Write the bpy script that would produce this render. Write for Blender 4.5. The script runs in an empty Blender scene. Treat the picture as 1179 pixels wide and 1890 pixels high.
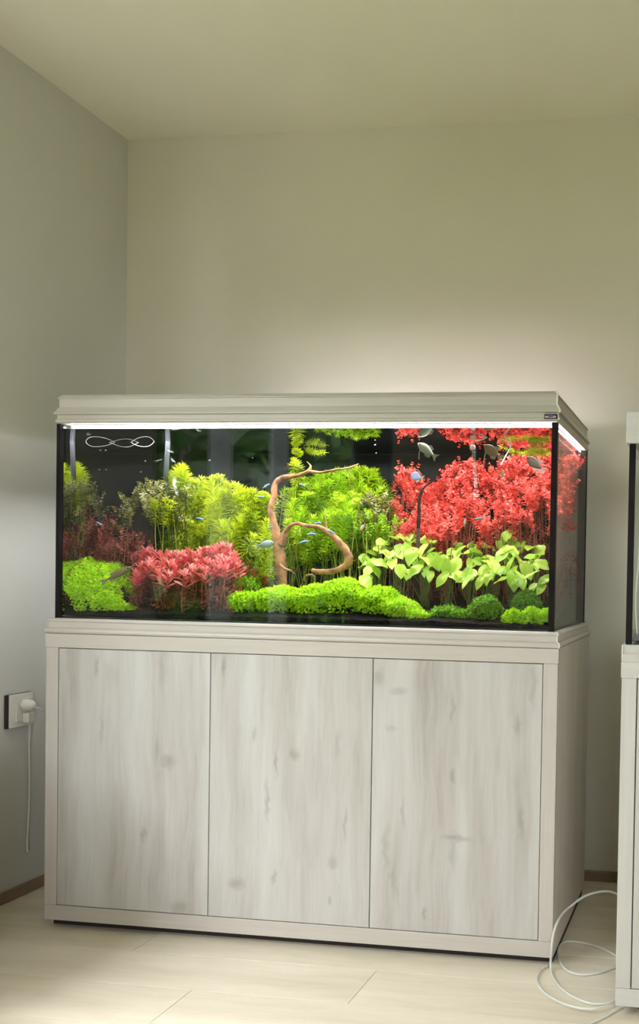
import bpy, bmesh, math, random
from mathutils import Vector, Matrix, noise

random.seed(11)
S = bpy.context.scene
COL = S.collection
PI = math.pi

# ------------------------------------------------------------------ camera
# solved from the edges of the cabinet and hood (metres; cabinet is 1.5 m wide)
CAM = Vector((1.9122, -2.4086, 1.0505))
YAW, PITCH, ROLL = 0.1363, -0.0193, 0.0199
FPX, PPX, PPY = 1692.5, 1088.1, 1097.5           # the photo is an off-centre crop
_F = Vector((-math.sin(YAW) * math.cos(PITCH), math.cos(YAW) * math.cos(PITCH), math.sin(PITCH)))
_R = Vector((math.cos(YAW), math.sin(YAW), 0))
_U = _R.cross(_F)
_R2 = _R * math.cos(ROLL) + _U * math.sin(ROLL)
_U2 = _U * math.cos(ROLL) - _R * math.sin(ROLL)
cd = bpy.data.cameras.new('camera')
cam = bpy.data.objects.new('camera', cd)
COL.objects.link(cam)
M3 = Matrix((_R2, _U2, -_F)).transposed()
cam.matrix_world = Matrix.Translation(CAM) @ M3.to_4x4()
cd.sensor_fit = 'AUTO'
cd.sensor_width = 36.0
cd.lens = FPX / 1890 * 36.0
cd.shift_x = (589.5 - PPX) / 1890
cd.shift_y = (PPY - 945) / 1890
cd.clip_start = 0.05
cd.clip_end = 200
S.camera = cam

# ------------------------------------------------------------------ light, sky, exposure
SKY_STRENGTH = 21.0
LED_STRENGTH = 43.0
w = bpy.data.worlds.new('overcast_sky')
S.world = w
w.use_nodes = True
bg = w.node_tree.nodes['Background']
bg.inputs[0].default_value = (0.95, 0.975, 1.0, 1)
bg.inputs[1].default_value = SKY_STRENGTH
S.view_settings.view_transform = 'Standard'
S.view_settings.look = 'None'
S.view_settings.exposure = 0.0
S.view_settings.gamma = 1.0
S.view_settings.use_curve_mapping = False
S.cycles.use_denoising = True
S.cycles.max_bounces = 10
S.cycles.diffuse_bounces = 5
S.cycles.glossy_bounces = 6
S.cycles.transparent_max_bounces = 40
S.cycles.caustics_reflective = False
S.cycles.caustics_refractive = False
S.cycles.sample_clamp_indirect = 6.0

# room measures
XL, XR, YB, YF, ZC = -0.261, 4.3, 0.7235, -4.6, 2.62
LW = (-3.2, -0.86, 0.12, 2.46)                  # left window opening y0 y1 z0 z1
ld = bpy.data.lights.new('left_window_portal', 'AREA')
ld.shape = 'RECTANGLE'
ld.size, ld.size_y = LW[1] - LW[0], LW[3] - LW[2]
ld.cycles.is_portal = True
lo = bpy.data.objects.new('left_window_portal', ld)
lo.location = (XL - 0.165, (LW[0] + LW[1]) / 2, (LW[2] + LW[3]) / 2)
lo.rotation_euler = Matrix(((0, 0, -1), (1, 0, 0), (0, -1, 0))).to_euler()    # light looks to +X, its width runs along Y
COL.objects.link(lo)


RW = (2.2, 3.3, 1.0, 2.1)                        # unseen rear opening added for frontal fill light, x0 x1 z0 z1
ld2 = bpy.data.lights.new('rear_fill_portal', 'AREA')
ld2.shape = 'RECTANGLE'
ld2.size, ld2.size_y = RW[1] - RW[0], RW[3] - RW[2]
ld2.cycles.is_portal = True
lo2 = bpy.data.objects.new('rear_fill_portal', ld2)
lo2.location = ((RW[0] + RW[1]) / 2, YF - 0.165, (RW[2] + RW[3]) / 2)
lo2.rotation_euler = (math.radians(90), 0, 0)    # looks to +Y
COL.objects.link(lo2)


def ray(px, py):
    return _F + _R2 * ((px - PPX) / FPX) - _U2 * ((py - PPY) / FPX)


def at(px, py, Y):
    """the point at depth Y (metres behind the cabinet front) that shows at a photo pixel"""
    d = ray(px, py)
    return CAM + d * ((Y - CAM.y) / d.y)


def on_floor(px, py, z=0.0):
    d = ray(px, py)
    return CAM + d * ((z - CAM.z) / d.z)


# ------------------------------------------------------------------ materials
def _nt(name):
    m = bpy.data.materials.new(name)
    m.use_nodes = True
    return m, m.node_tree.nodes, m.node_tree.links


def plain(name, col, rough=0.5, metal=0.0, spec=0.5, emit=None, estr=0.0):
    m, n, l = _nt(name)
    p = n['Principled BSDF']
    p.inputs['Base Color'].default_value = (*col, 1)
    p.inputs['Roughness'].default_value = rough
    p.inputs['Metallic'].default_value = metal
    p.inputs['Specular IOR Level'].default_value = spec
    if emit:
        p.inputs['Emission Color'].default_value = (*emit, 1)
        p.inputs['Emission Strength'].default_value = estr
    return m


def ramp(n, stops):
    r = n.new('ShaderNodeValToRGB')
    els = r.color_ramp.elements
    while len(els) > 1:
        els.remove(els[-1])
    els[0].position = stops[0][0]
    els[0].color = (*stops[0][1], 1)
    for pos, c in stops[1:]:
        e = els.new(pos)
        e.color = (*c, 1)
    return r


def wall_paint(name, c1, c2):
    m, n, l = _nt(name)
    p = n['Principled BSDF']
    tc = n.new('ShaderNodeTexCoord')
    nz = n.new('ShaderNodeTexNoise')
    nz.inputs['Scale'].default_value = 1.3
    nz.inputs['Detail'].default_value = 4
    r = ramp(n, [(0.35, c1), (0.65, c2)])
    l.new(tc.outputs['Object'], nz.inputs['Vector'])
    l.new(nz.outputs['Fac'], r.inputs['Fac'])
    l.new(r.outputs['Color'], p.inputs['Base Color'])
    n2 = n.new('ShaderNodeTexNoise')
    n2.inputs['Scale'].default_value = 240
    b = n.new('ShaderNodeBump')
    b.inputs['Strength'].default_value = 0.08
    b.inputs['Distance'].default_value = 0.002
    l.new(tc.outputs['Object'], n2.inputs['Vector'])
    l.new(n2.outputs['Fac'], b.inputs['Height'])
    l.new(b.outputs['Normal'], p.inputs['Normal'])
    p.inputs['Roughness'].default_value = 0.85
    p.inputs['Specular IOR Level'].default_value = 0.2
    return m


def wood_grain(name, stops, along, scale, knots=None, rough=0.45, fine=0.25, wave=0.0, marks=None):
    """along: axis index of the grain; scale: crosswise noise scale; knots: (strength, colour)"""
    m, n, l = _nt(name)
    p = n['Principled BSDF']
    tc = n.new('ShaderNodeTexCoord')
    oi = n.new('ShaderNodeObjectInfo')
    off = n.new('ShaderNodeVectorMath')
    off.operation = 'SCALE'
    off.inputs[0].default_value = (7.3, 3.1, 5.7)
    l.new(oi.outputs['Random'], off.inputs['Scale'])
    add = n.new('ShaderNodeVectorMath')
    l.new(tc.outputs['Object'], add.inputs[0])
    l.new(off.outputs[0], add.inputs[1])
    # slow sideways drift of the grain
    dn = n.new('ShaderNodeTexNoise')
    dn.inputs['Scale'].default_value = 3.0
    dn.inputs['Detail'].default_value = 2
    l.new(add.outputs[0], dn.inputs['Vector'])
    ds = n.new('ShaderNodeVectorMath')
    ds.operation = 'SCALE'
    ds.inputs['Scale'].default_value = wave
    l.new(dn.outputs['Color'], ds.inputs[0])
    add2 = n.new('ShaderNodeVectorMath')
    l.new(add.outputs[0], add2.inputs[0])
    l.new(ds.outputs[0], add2.inputs[1])

    def stretched(sc, ratio, detail):
        mp = n.new('ShaderNodeMapping')
        s = [sc, sc, sc]
        s[along] = sc * ratio
        mp.inputs['Scale'].default_value = s
        l.new(add2.outputs[0], mp.inputs['Vector'])
        z = n.new('ShaderNodeTexNoise')
        z.inputs['Scale'].default_value = 1.0
        z.inputs['Detail'].default_value = detail
        z.inputs['Roughness'].default_value = 0.6
        l.new(mp.outputs[0], z.inputs['Vector'])
        return z
    a = stretched(scale, 0.09, 5)
    b = stretched(scale * 7, 0.04, 3)
    mx = n.new('ShaderNodeMix')
    mx.inputs['Factor'].default_value = fine
    l.new(a.outputs['Fac'], mx.inputs[2])
    l.new(b.outputs['Fac'], mx.inputs[3])
    r = ramp(n, stops)
    l.new(mx.outputs[0], r.inputs['Fac'])
    out = r.outputs['Color']
    if knots:
        ks, kc = knots
        mp = n.new('ShaderNodeMapping')
        s = [5.5, 5.5, 5.5]
        s[along] = 3.1
        mp.inputs['Scale'].default_value = s
        l.new(add2.outputs[0], mp.inputs['Vector'])
        v = n.new('ShaderNodeTexVoronoi')
        v.inputs['Scale'].default_value = 1.0
        v.inputs['Randomness'].default_value = 1.0
        l.new(mp.outputs[0], v.inputs['Vector'])
        kr = ramp(n, [(0.0, (1, 1, 1)), (0.10, (0.55, 0.55, 0.55)), (0.2, (0, 0, 0))])
        l.new(v.outputs['Distance'], kr.inputs['Fac'])
        # streaks: dark thin dashes along the grain
        c = stretched(26, 0.10, 3)
        cr = ramp(n, [(0.64, (0, 0, 0)), (0.74, (1, 1, 1))])
        l.new(c.outputs['Fac'], cr.inputs['Fac'])
        mxk = n.new('ShaderNodeMix')
        mxk.data_type = 'RGBA'
        mxk.blend_type = 'ADD'
        mxk.inputs[0].default_value = 0.8
        l.new(kr.outputs['Color'], mxk.inputs[6])
        l.new(cr.outputs['Color'], mxk.inputs[7])
        sep = n.new('ShaderNodeMath')
        sep.operation = 'MULTIPLY'
        sep.inputs[1].default_value = ks
        sep.use_clamp = True
        l.new(mxk.outputs[2], sep.inputs[0])
        m2 = n.new('ShaderNodeMix')
        m2.data_type = 'RGBA'
        l.new(sep.outputs[0], m2.inputs[0])
        l.new(out, m2.inputs[6])
        m2.inputs[7].default_value = (*kc, 1)
        out = m2.outputs[2]
    if marks:
        # individual knots and dark streaks of the veneer: (x, z, half width, half height, strength) in object space
        dn2 = n.new('ShaderNodeTexNoise')
        dn2.inputs['Scale'].default_value = 28
        dn2.inputs['Detail'].default_value = 3
        l.new(tc.outputs['Object'], dn2.inputs['Vector'])
        d0 = n.new('ShaderNodeVectorMath')
        d0.operation = 'MULTIPLY_ADD'
        d0.inputs[1].default_value = (0.035, 0.0, 0.035)
        l.new(dn2.outputs['Color'], d0.inputs[0])
        l.new(tc.outputs['Object'], d0.inputs[2])
        acc = None
        for kx, kz, rx, rz, st_ in marks:
            a1 = n.new('ShaderNodeVectorMath')
            a1.operation = 'SUBTRACT'
            a1.inputs[1].default_value = (kx + 0.0175, 0, kz + 0.0175)
            l.new(d0.outputs[0], a1.inputs[0])
            a2 = n.new('ShaderNodeVectorMath')
            a2.operation = 'MULTIPLY'
            a2.inputs[1].default_value = (1 / rx, 0, 1 / rz)
            l.new(a1.outputs[0], a2.inputs[0])
            a3 = n.new('ShaderNodeVectorMath')
            a3.operation = 'LENGTH'
            l.new(a2.outputs[0], a3.inputs[0])
            a4 = n.new('ShaderNodeMapRange')
            a4.interpolation_type = 'SMOOTHSTEP'
            a4.inputs['From Min'].default_value = 0.1
            a4.inputs['From Max'].default_value = 1.0
            a4.inputs['To Min'].default_value = st_
            a4.inputs['To Max'].default_value = 0.0
            l.new(a3.outputs['Value'], a4.inputs['Value'])
            if acc is None:
                acc = a4.outputs[0]
            else:
                mxx = n.new('ShaderNodeMath')
                mxx.operation = 'MAXIMUM'
                l.new(acc, mxx.inputs[0])
                l.new(a4.outputs[0], mxx.inputs[1])
                acc = mxx.outputs[0]
        m3 = n.new('ShaderNodeMix')
        m3.data_type = 'RGBA'
        l.new(acc, m3.inputs[0])
        l.new(out, m3.inputs[6])
        m3.inputs[7].default_value = (0.17, 0.145, 0.13, 1)
        out = m3.outputs[2]
    l.new(out, p.inputs['Base Color'])
    bp = n.new('ShaderNodeBump')
    bp.inputs['Strength'].default_value = 0.12
    bp.inputs['Distance'].default_value = 0.001
    l.new(b.outputs['Fac'], bp.inputs['Height'])
    l.new(bp.outputs['Normal'], p.inputs['Normal'])
    p.inputs['Roughness'].default_value = rough
    return m


def leafy(name, stops, trans=0.3, rough=0.55, spec=0.3):
    """leaf material: every leaf (mesh island) takes its own tone; light passes through it"""
    m, n, l = _nt(name)
    p = n['Principled BSDF']
    g = n.new('ShaderNodeNewGeometry')
    oi = n.new('ShaderNodeObjectInfo')
    ad = n.new('ShaderNodeMath')
    ad.operation = 'MULTIPLY_ADD'
    ad.inputs[1].default_value = 0.65
    mu = n.new('ShaderNodeMath')
    mu.operation = 'MULTIPLY'
    mu.inputs[1].default_value = 0.35
    l.new(oi.outputs['Random'], mu.inputs[0])
    l.new(g.outputs['Random Per Island'], ad.inputs[0])
    l.new(mu.outputs[0], ad.inputs[2])
    r = ramp(n, stops)
    l.new(ad.outputs[0], r.inputs['Fac'])
    l.new(r.outputs['Color'], p.inputs['Base Color'])
    p.inputs['Roughness'].default_value = rough
    p.inputs['Specular IOR Level'].default_value = spec
    t = n.new('ShaderNodeBsdfTranslucent')
    l.new(r.outputs['Color'], t.inputs['Color'])
    mx = n.new('ShaderNodeMixShader')
    mx.inputs[0].default_value = trans
    l.new(p.outputs[0], mx.inputs[1])
    l.new(t.outputs[0], mx.inputs[2])
    l.new(mx.outputs[0], n['Material Output'].inputs['Surface'])
    return m


def pane_glass(name, tint=(0.97, 0.99, 0.98), base=0.02, edge=0.5):
    """thin clear pane: straight-through view plus mirror reflection that grows at grazing angles"""
    m, n, l = _nt(name)
    n.remove(n['Principled BSDF'])
    lw = n.new('ShaderNodeLayerWeight')
    lw.inputs['Blend'].default_value = 0.5
    pw = n.new('ShaderNodeMath')
    pw.operation = 'POWER'
    pw.inputs[1].default_value = 5
    l.new(lw.outputs['Facing'], pw.inputs[0])
    ma = n.new('ShaderNodeMath')
    ma.operation = 'MULTIPLY_ADD'
    ma.inputs[1].default_value = edge
    ma.inputs[2].default_value = base
    l.new(pw.outputs[0], ma.inputs[0])
    tr = n.new('ShaderNodeBsdfTransparent')
    tr.inputs[0].default_value = (*tint, 1)
    gl = n.new('ShaderNodeBsdfGlossy')
    gl.inputs['Roughness'].default_value = 0.0
    mx = n.new('ShaderNodeMixShader')
    l.new(ma.outputs[0], mx.inputs[0])
    l.new(tr.outputs[0], mx.inputs[1])
    l.new(gl.outputs[0], mx.inputs[2])
    l.new(mx.outputs[0], n['Material Output'].inputs['Surface'])
    return m


def water_mat(name, ior=1.33, tint=(0.99, 1.0, 0.99), bump=0.0):
    """water boundary: Fresnel mirror (total reflection from below at flat angles), else clear"""
    m, n, l = _nt(name)
    n.remove(n['Principled BSDF'])
    fr = n.new('ShaderNodeFresnel')
    fr.inputs['IOR'].default_value = ior
    tr = n.new('ShaderNodeBsdfTransparent')
    tr.inputs[0].default_value = (*tint, 1)
    gl = n.new('ShaderNodeBsdfGlossy')
    gl.inputs['Roughness'].default_value = 0.02
    if bump:
        tc = n.new('ShaderNodeTexCoord')
        nz = n.new('ShaderNodeTexNoise')
        nz.inputs['Scale'].default_value = 9
        nz.inputs['Detail'].default_value = 1
        b = n.new('ShaderNodeBump')
        b.inputs['Strength'].default_value = bump
        b.inputs['Distance'].default_value = 0.01
        l.new(tc.outputs['Object'], nz.inputs['Vector'])
        l.new(nz.outputs['Fac'], b.inputs['Height'])
        l.new(b.outputs['Normal'], gl.inputs['Normal'])
    mx = n.new('ShaderNodeMixShader')
    l.new(fr.outputs[0], mx.inputs[0])
    l.new(tr.outputs[0], mx.inputs[1])
    l.new(gl.outputs[0], mx.inputs[2])
    l.new(mx.outputs[0], n['Material Output'].inputs['Surface'])
    return m


def see_through(name, col, clear=0.5, rough=0.2):
    m, n, l = _nt(name)
    p = n['Principled BSDF']
    p.inputs['Base Color'].default_value = (*col, 1)
    p.inputs['Roughness'].default_value = rough
    tr = n.new('ShaderNodeBsdfTransparent')
    mx = n.new('ShaderNodeMixShader')
    mx.inputs[0].default_value = clear
    l.new(p.outputs[0], mx.inputs[1])
    l.new(tr.outputs[0], mx.inputs[2])
    l.new(mx.outputs[0], n['Material Output'].inputs['Surface'])
    return m


def mottled(name, stops, scale=60, rough=0.8, bump=0.3, along=None):
    m, n, l = _nt(name)
    p = n['Principled BSDF']
    tc = n.new('ShaderNodeTexCoord')
    nz = n.new('ShaderNodeTexNoise')
    nz.inputs['Scale'].default_value = scale
    nz.inputs['Detail'].default_value = 5
    l.new(tc.outputs['Object'], nz.inputs['Vector'])
    r = ramp(n, stops)
    l.new(nz.outputs['Fac'], r.inputs['Fac'])
    l.new(r.outputs['Color'], p.inputs['Base Color'])
    b = n.new('ShaderNodeBump')
    b.inputs['Strength'].default_value = bump
    b.inputs['Distance'].default_value = 0.004
    l.new(nz.outputs['Fac'], b.inputs['Height'])
    l.new(b.outputs['Normal'], p.inputs['Normal'])
    p.inputs['Roughness'].default_value = rough
    return m


MT = {}
MT['wall'] = wall_paint('greige_wall_paint', (0.645, 0.61, 0.525), (0.675, 0.64, 0.555))
MT['ceiling'] = wall_paint('ceiling_paint', (0.82, 0.80, 0.68), (0.85, 0.83, 0.71))
MT['wall_left'] = wall_paint('grey_wall_paint', (0.63, 0.63, 0.60), (0.66, 0.66, 0.63))
MT['floor'] = wood_grain('pale_laminate', [(0.32, (0.66, 0.58, 0.46)), (0.5, (0.76, 0.68, 0.56)), (0.68, (0.83, 0.75, 0.63))], 0, 11, rough=0.35, wave=0.1)
MT['slab'] = plain('floor_slab', (0.16, 0.13, 0.10), 0.9)
MT['skirting'] = wood_grain('brown_skirting', [(0.3, (0.20, 0.14, 0.09)), (0.7, (0.30, 0.22, 0.14))], 1, 20, rough=0.5)
def mk(px, py, w, h, st_):
    q = at(px, py, 0.001)
    return (q.x - 0.75, q.z, w * 1.25, h * 1.25, st_ * 0.72)


DOOR_MARKS = [mk(*a) for a in ((178, 1230, 0.010, 0.035, 0.5), (205, 1245, 0.03, 0.05, 0.22), (312, 1405, 0.03, 0.022, 0.5), (290, 1385, 0.012, 0.04, 0.3), (330, 1676, 0.028, 0.026, 0.5), (265, 1540, 0.010, 0.022, 0.5), (185, 1345, 0.010, 0.05, 0.3),
                               (300, 1240, 0.012, 0.06, 0.2), (412, 1232, 0.010, 0.03, 0.5), (543, 1394, 0.016, 0.022, 0.5), (511, 1410, 0.006, 0.045, 0.5), (494, 1480, 0.008, 0.07, 0.5), (470, 1352, 0.010, 0.03, 0.4), (637, 1522, 0.008, 0.06, 0.45), (612, 1590, 0.018, 0.018, 0.4),
                               (437, 1630, 0.028, 0.02, 0.55), (505, 1620, 0.008, 0.028, 0.5), (625, 1375, 0.010, 0.05, 0.35), (610, 1660, 0.008, 0.02, 0.5), (838, 1432, 0.010, 0.025, 0.55), (842, 1548, 0.048, 0.013, 0.55), (838, 1575, 0.014, 0.07, 0.3),
                               (835, 1310, 0.008, 0.05, 0.4), (700, 1250, 0.018, 0.03, 0.45), (735, 1275, 0.03, 0.012, 0.4), (722, 1345, 0.02, 0.012, 0.3), (712, 1565, 0.012, 0.08, 0.35), (728, 1625, 0.012, 0.06, 0.35), (742, 1500, 0.008, 0.05, 0.4),
                               (957, 1340, 0.010, 0.035, 0.5), (963, 1520, 0.010, 0.06, 0.4), (984, 1270, 0.010, 0.07, 0.35), (783, 1685, 0.008, 0.02, 0.5))]
MT['door'] = wood_grain('whitewashed_oak', [(0.30, (0.33, 0.30, 0.28)), (0.41, (0.43, 0.405, 0.39)), (0.53, (0.495, 0.48, 0.475)), (0.68, (0.555, 0.55, 0.555))], 2, 12, rough=0.42, wave=0.05, fine=0.2, marks=DOOR_MARKS)
MT['door_plain'] = wood_grain('grey_oak_door', [(0.3, (0.50, 0.49, 0.48)), (0.7, (0.60, 0.595, 0.59))], 2, 12, rough=0.42, wave=0.05)
MT['frame'] = wood_grain('pale_oak_frame', [(0.3, (0.46, 0.42, 0.395)), (0.7, (0.53, 0.49, 0.465))], 0, 16, rough=0.4, fine=0.6)
MT['frame_v'] = wood_grain('pale_oak_frame_upright', [(0.3, (0.46, 0.42, 0.395)), (0.7, (0.53, 0.49, 0.465))], 2, 16, rough=0.4, fine=0.6)
MT['side'] = wood_grain('cabinet_side_oak', [(0.3, (0.56, 0.50, 0.45)), (0.7, (0.68, 0.63, 0.58))], 2, 13, rough=0.45, fine=0.4)
MT['hood'] = wood_grain('hood_oak', [(0.3, (0.40, 0.37, 0.33)), (0.7, (0.50, 0.47, 0.425))], 0, 14, rough=0.4, fine=0.6)
MT['hood_side'] = wood_grain('hood_oak_side', [(0.3, (0.42, 0.37, 0.31)), (0.7, (0.52, 0.46, 0.39))], 1, 14, rough=0.4, fine=0.6)
MT['edge'] = plain('pale_edge', (0.82, 0.80, 0.75), 0.35)  # also stands in for light on the mitred corners
MT['grey_oak'] = wood_grain('grey_oak', [(0.3, (0.52, 0.51, 0.50)), (0.7, (0.61, 0.60, 0.59))], 0, 16, rough=0.45, fine=0.5)
MT['grey_oak_v'] = wood_grain('grey_oak_upright', [(0.3, (0.52, 0.51, 0.50)), (0.7, (0.61, 0.60, 0.59))], 2, 16, rough=0.45, fine=0.5)
MT['gap'] = plain('dark_gap', (0.03, 0.022, 0.02), 0.8)
MT['black'] = plain('black_silicone', (0.006, 0.004, 0.006), 0.8, spec=0.1)
MT['black_plastic'] = plain('black_plastic', (0.012, 0.012, 0.013), 0.35)
MT['backing'] = plain('black_back_film', (0.004, 0.005, 0.006), 0.75, spec=0.15)
MT['glass'] = pane_glass('aquarium_glass')
MT['window_glass'] = pane_glass('window_glass', (0.98, 0.99, 0.99), 0.004, 0.2)
MT['water'] = water_mat('aquarium_water', 1.33, (0.985, 0.997, 0.985))
MT['surface'] = water_mat('water_surface', 1.12, (0.985, 0.997, 0.985))
MT['wet_film'] = water_mat('water_on_film', 1.0005, (0.985, 0.997, 0.985))
MT['led'] = plain('led_diffuser', (0.9, 0.9, 0.9), 0.5, emit=(1.0, 0.93, 0.985), estr=LED_STRENGTH)
MT['led_body'] = plain('led_housing', (0.75, 0.75, 0.76), 0.35)
MT['white_plastic'] = plain('white_plastic', (0.78, 0.76, 0.72), 0.4)
MT['cable'] = plain('white_cable', (0.72, 0.70, 0.66), 0.45)
MT['hose'] = see_through('clear_hose', (0.86, 0.87, 0.85), 0.45, 0.15)
MT['pipe'] = plain('grey_pipe', (0.055, 0.058, 0.07), 0.7, spec=0.2)
MT['clear_pipe'] = see_through('clear_pipe', (0.55, 0.58, 0.56), 0.85, 0.1)
MT['soil'] = mottled('dark_aquasoil', [(0.3, (0.003, 0.0025, 0.002)), (0.7, (0.012, 0.009, 0.007))], 220, 0.95, 0.8)
MT['soil'].node_tree.nodes['Principled BSDF'].inputs['Specular IOR Level'].default_value = 0.1
MT['gravel'] = mottled('grey_gravel', [(0.3, (0.04, 0.04, 0.045)), (0.7, (0.22, 0.22, 0.23))], 160, 0.9, 0.6)
MT['bark'] = mottled('driftwood', [(0.3, (0.08, 0.03, 0.013)), (0.5, (0.28, 0.12, 0.045)), (0.72, (0.50, 0.24, 0.09))], 38, 0.75, 0.6)
MT['dark_bark'] = mottled('dark_driftwood', [(0.3, (0.015, 0.009, 0.007)), (0.7, (0.05, 0.03, 0.022))], 45, 0.8, 0.6)
MT['dark_bark'].node_tree.nodes['Principled BSDF'].inputs['Specular IOR Level'].default_value = 0.1
# plants
MT['needle'] = leafy('needle_leaf', [(0.0, (0.36, 0.50, 0.015)), (0.5, (0.55, 0.66, 0.02)), (1.0, (0.74, 0.74, 0.05))], 0.35)
MT['needle2'] = leafy('needle_leaf_green', [(0.0, (0.22, 0.46, 0.012)), (0.5, (0.42, 0.62, 0.015)), (1.0, (0.66, 0.72, 0.03))], 0.35)
MT['needle_stem'] = leafy('needle_stem', [(0.0, (0.25, 0.30, 0.03)), (1.0, (0.38, 0.38, 0.06))], 0.1)
MT['rotala'] = leafy('red_leaf', [(0.0, (0.42, 0.035, 0.025)), (0.45, (0.72, 0.08, 0.06)), (0.8, (0.82, 0.15, 0.11)), (1.0, (0.88, 0.32, 0.25))], 0.3)
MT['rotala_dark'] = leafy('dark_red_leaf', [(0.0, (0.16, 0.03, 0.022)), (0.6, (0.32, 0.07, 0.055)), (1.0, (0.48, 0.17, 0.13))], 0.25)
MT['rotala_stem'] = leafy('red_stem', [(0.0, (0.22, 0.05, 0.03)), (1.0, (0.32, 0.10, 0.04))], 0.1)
MT['pink'] = leafy('pink_leaf', [(0.0, (0.50, 0.045, 0.06)), (0.4, (0.78, 0.13, 0.14)), (0.7, (0.86, 0.34, 0.32)), (1.0, (0.90, 0.62, 0.52))], 0.3)
MT['olive'] = leafy('olive_leaf', [(0.0, (0.07, 0.08, 0.02)), (0.5, (0.22, 0.22, 0.06)), (1.0, (0.50, 0.47, 0.20))], 0.2)
MT['bush_green'] = leafy('small_green_leaf', [(0.0, (0.09, 0.26, 0.01)), (0.6, (0.28, 0.52, 0.015)), (1.0, (0.46, 0.66, 0.03))], 0.3)
MT['carpet'] = leafy('carpet_leaf', [(0.0, (0.30, 0.58, 0.004)), (0.5, (0.50, 0.80, 0.008)), (1.0, (0.70, 0.90, 0.02))], 0.35)
MT['carpet_base'] = plain('carpet_mat', (0.035, 0.09, 0.008), 0.9)
MT['moss'] = leafy('moss_leaf', [(0.0, (0.07, 0.22, 0.008)), (0.6, (0.16, 0.38, 0.01)), (1.0, (0.28, 0.52, 0.02))], 0.3)
MT['broad'] = leafy('broad_leaf', [(0.0, (0.13, 0.36, 0.03)), (0.35, (0.32, 0.56, 0.05)), (0.7, (0.52, 0.70, 0.09)), (1.0, (0.72, 0.74, 0.10))], 0.35, 0.32)
MT['petiole'] = leafy('petiole', [(0.0, (0.09, 0.13, 0.03)), (1.0, (0.16, 0.18, 0.05))], 0.1)
MT['grey_leaf'] = leafy('grey_green_leaf', [(0.0, (0.20, 0.28, 0.22)), (1.0, (0.42, 0.50, 0.42))], 0.2)
# fish
MT['silver'] = plain('silver_scales', (0.25, 0.27, 0.21), 0.45, 0.0, 0.25)
MT['tan_scales'] = plain('tan_scales', (0.20, 0.13, 0.06), 0.5, 0.0, 0.2)
MT['brown_scales'] = plain('brown_grey_scales', (0.085, 0.055, 0.042), 0.5, 0.0, 0.2)
MT['pearl'] = plain('pearl_blue_scales', (0.22, 0.26, 0.42), 0.45, 0.0, 0.25)
MT['teal_scales'] = plain('teal_silver_scales', (0.20, 0.30, 0.29), 0.3, 0.2)
MT['olive_scales'] = plain('olive_brown_scales', (0.17, 0.14, 0.05), 0.4)
MT['pink_scales'] = plain('pink_scales', (0.62, 0.30, 0.30), 0.35)
MT['fin'] = see_through('fish_fin', (0.34, 0.32, 0.24), 0.45, 0.4)
MT['fin_dark'] = see_through('fish_fin_brown', (0.28, 0.22, 0.17), 0.3, 0.4)
MT['eye'] = plain('fish_eye', (0.01, 0.01, 0.01), 0.1)
MT['neon_body'] = plain('neon_body', (0.10, 0.11, 0.13), 0.35)
MT['neon_blue'] = plain('neon_blue_stripe', (0.30, 0.55, 1.0), 0.25)
MT['neon_red'] = plain('neon_red_belly', (0.45, 0.06, 0.05), 0.35)
MT['lawn'] = mottled('lawn', [(0.3, (0.13, 0.17, 0.07)), (0.7, (0.22, 0.26, 0.12))], 3, 0.9)
MT['tree'] = leafy('garden_tree_leaf', [(0.0, (0.02, 0.05, 0.01)), (1.0, (0.07, 0.14, 0.025))], 0.2)
MT['trunk'] = plain('tree_bark', (0.08, 0.06, 0.045), 0.9)
MT['curtain'] = plain('dark_reveal_cover', (0.05, 0.055, 0.06), 0.9)  # for the dark sheet added over the window reveal
MT['sheer'] = leafy('sheer_curtain', [(0.0, (0.78, 0.79, 0.80)), (1.0, (0.82, 0.83, 0.84))], 0.65)
MT['dark_wood'] = wood_grain('dark_wood', [(0.3, (0.10, 0.075, 0.055)), (0.7, (0.17, 0.13, 0.10))], 1, 14)
MT['socket_dark'] = plain('dark_socket_edge', (0.035, 0.015, 0.02), 0.5)
MT['rail'] = plain('curtain_rail', (0.3, 0.3, 0.3), 0.4, 0.6)


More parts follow.
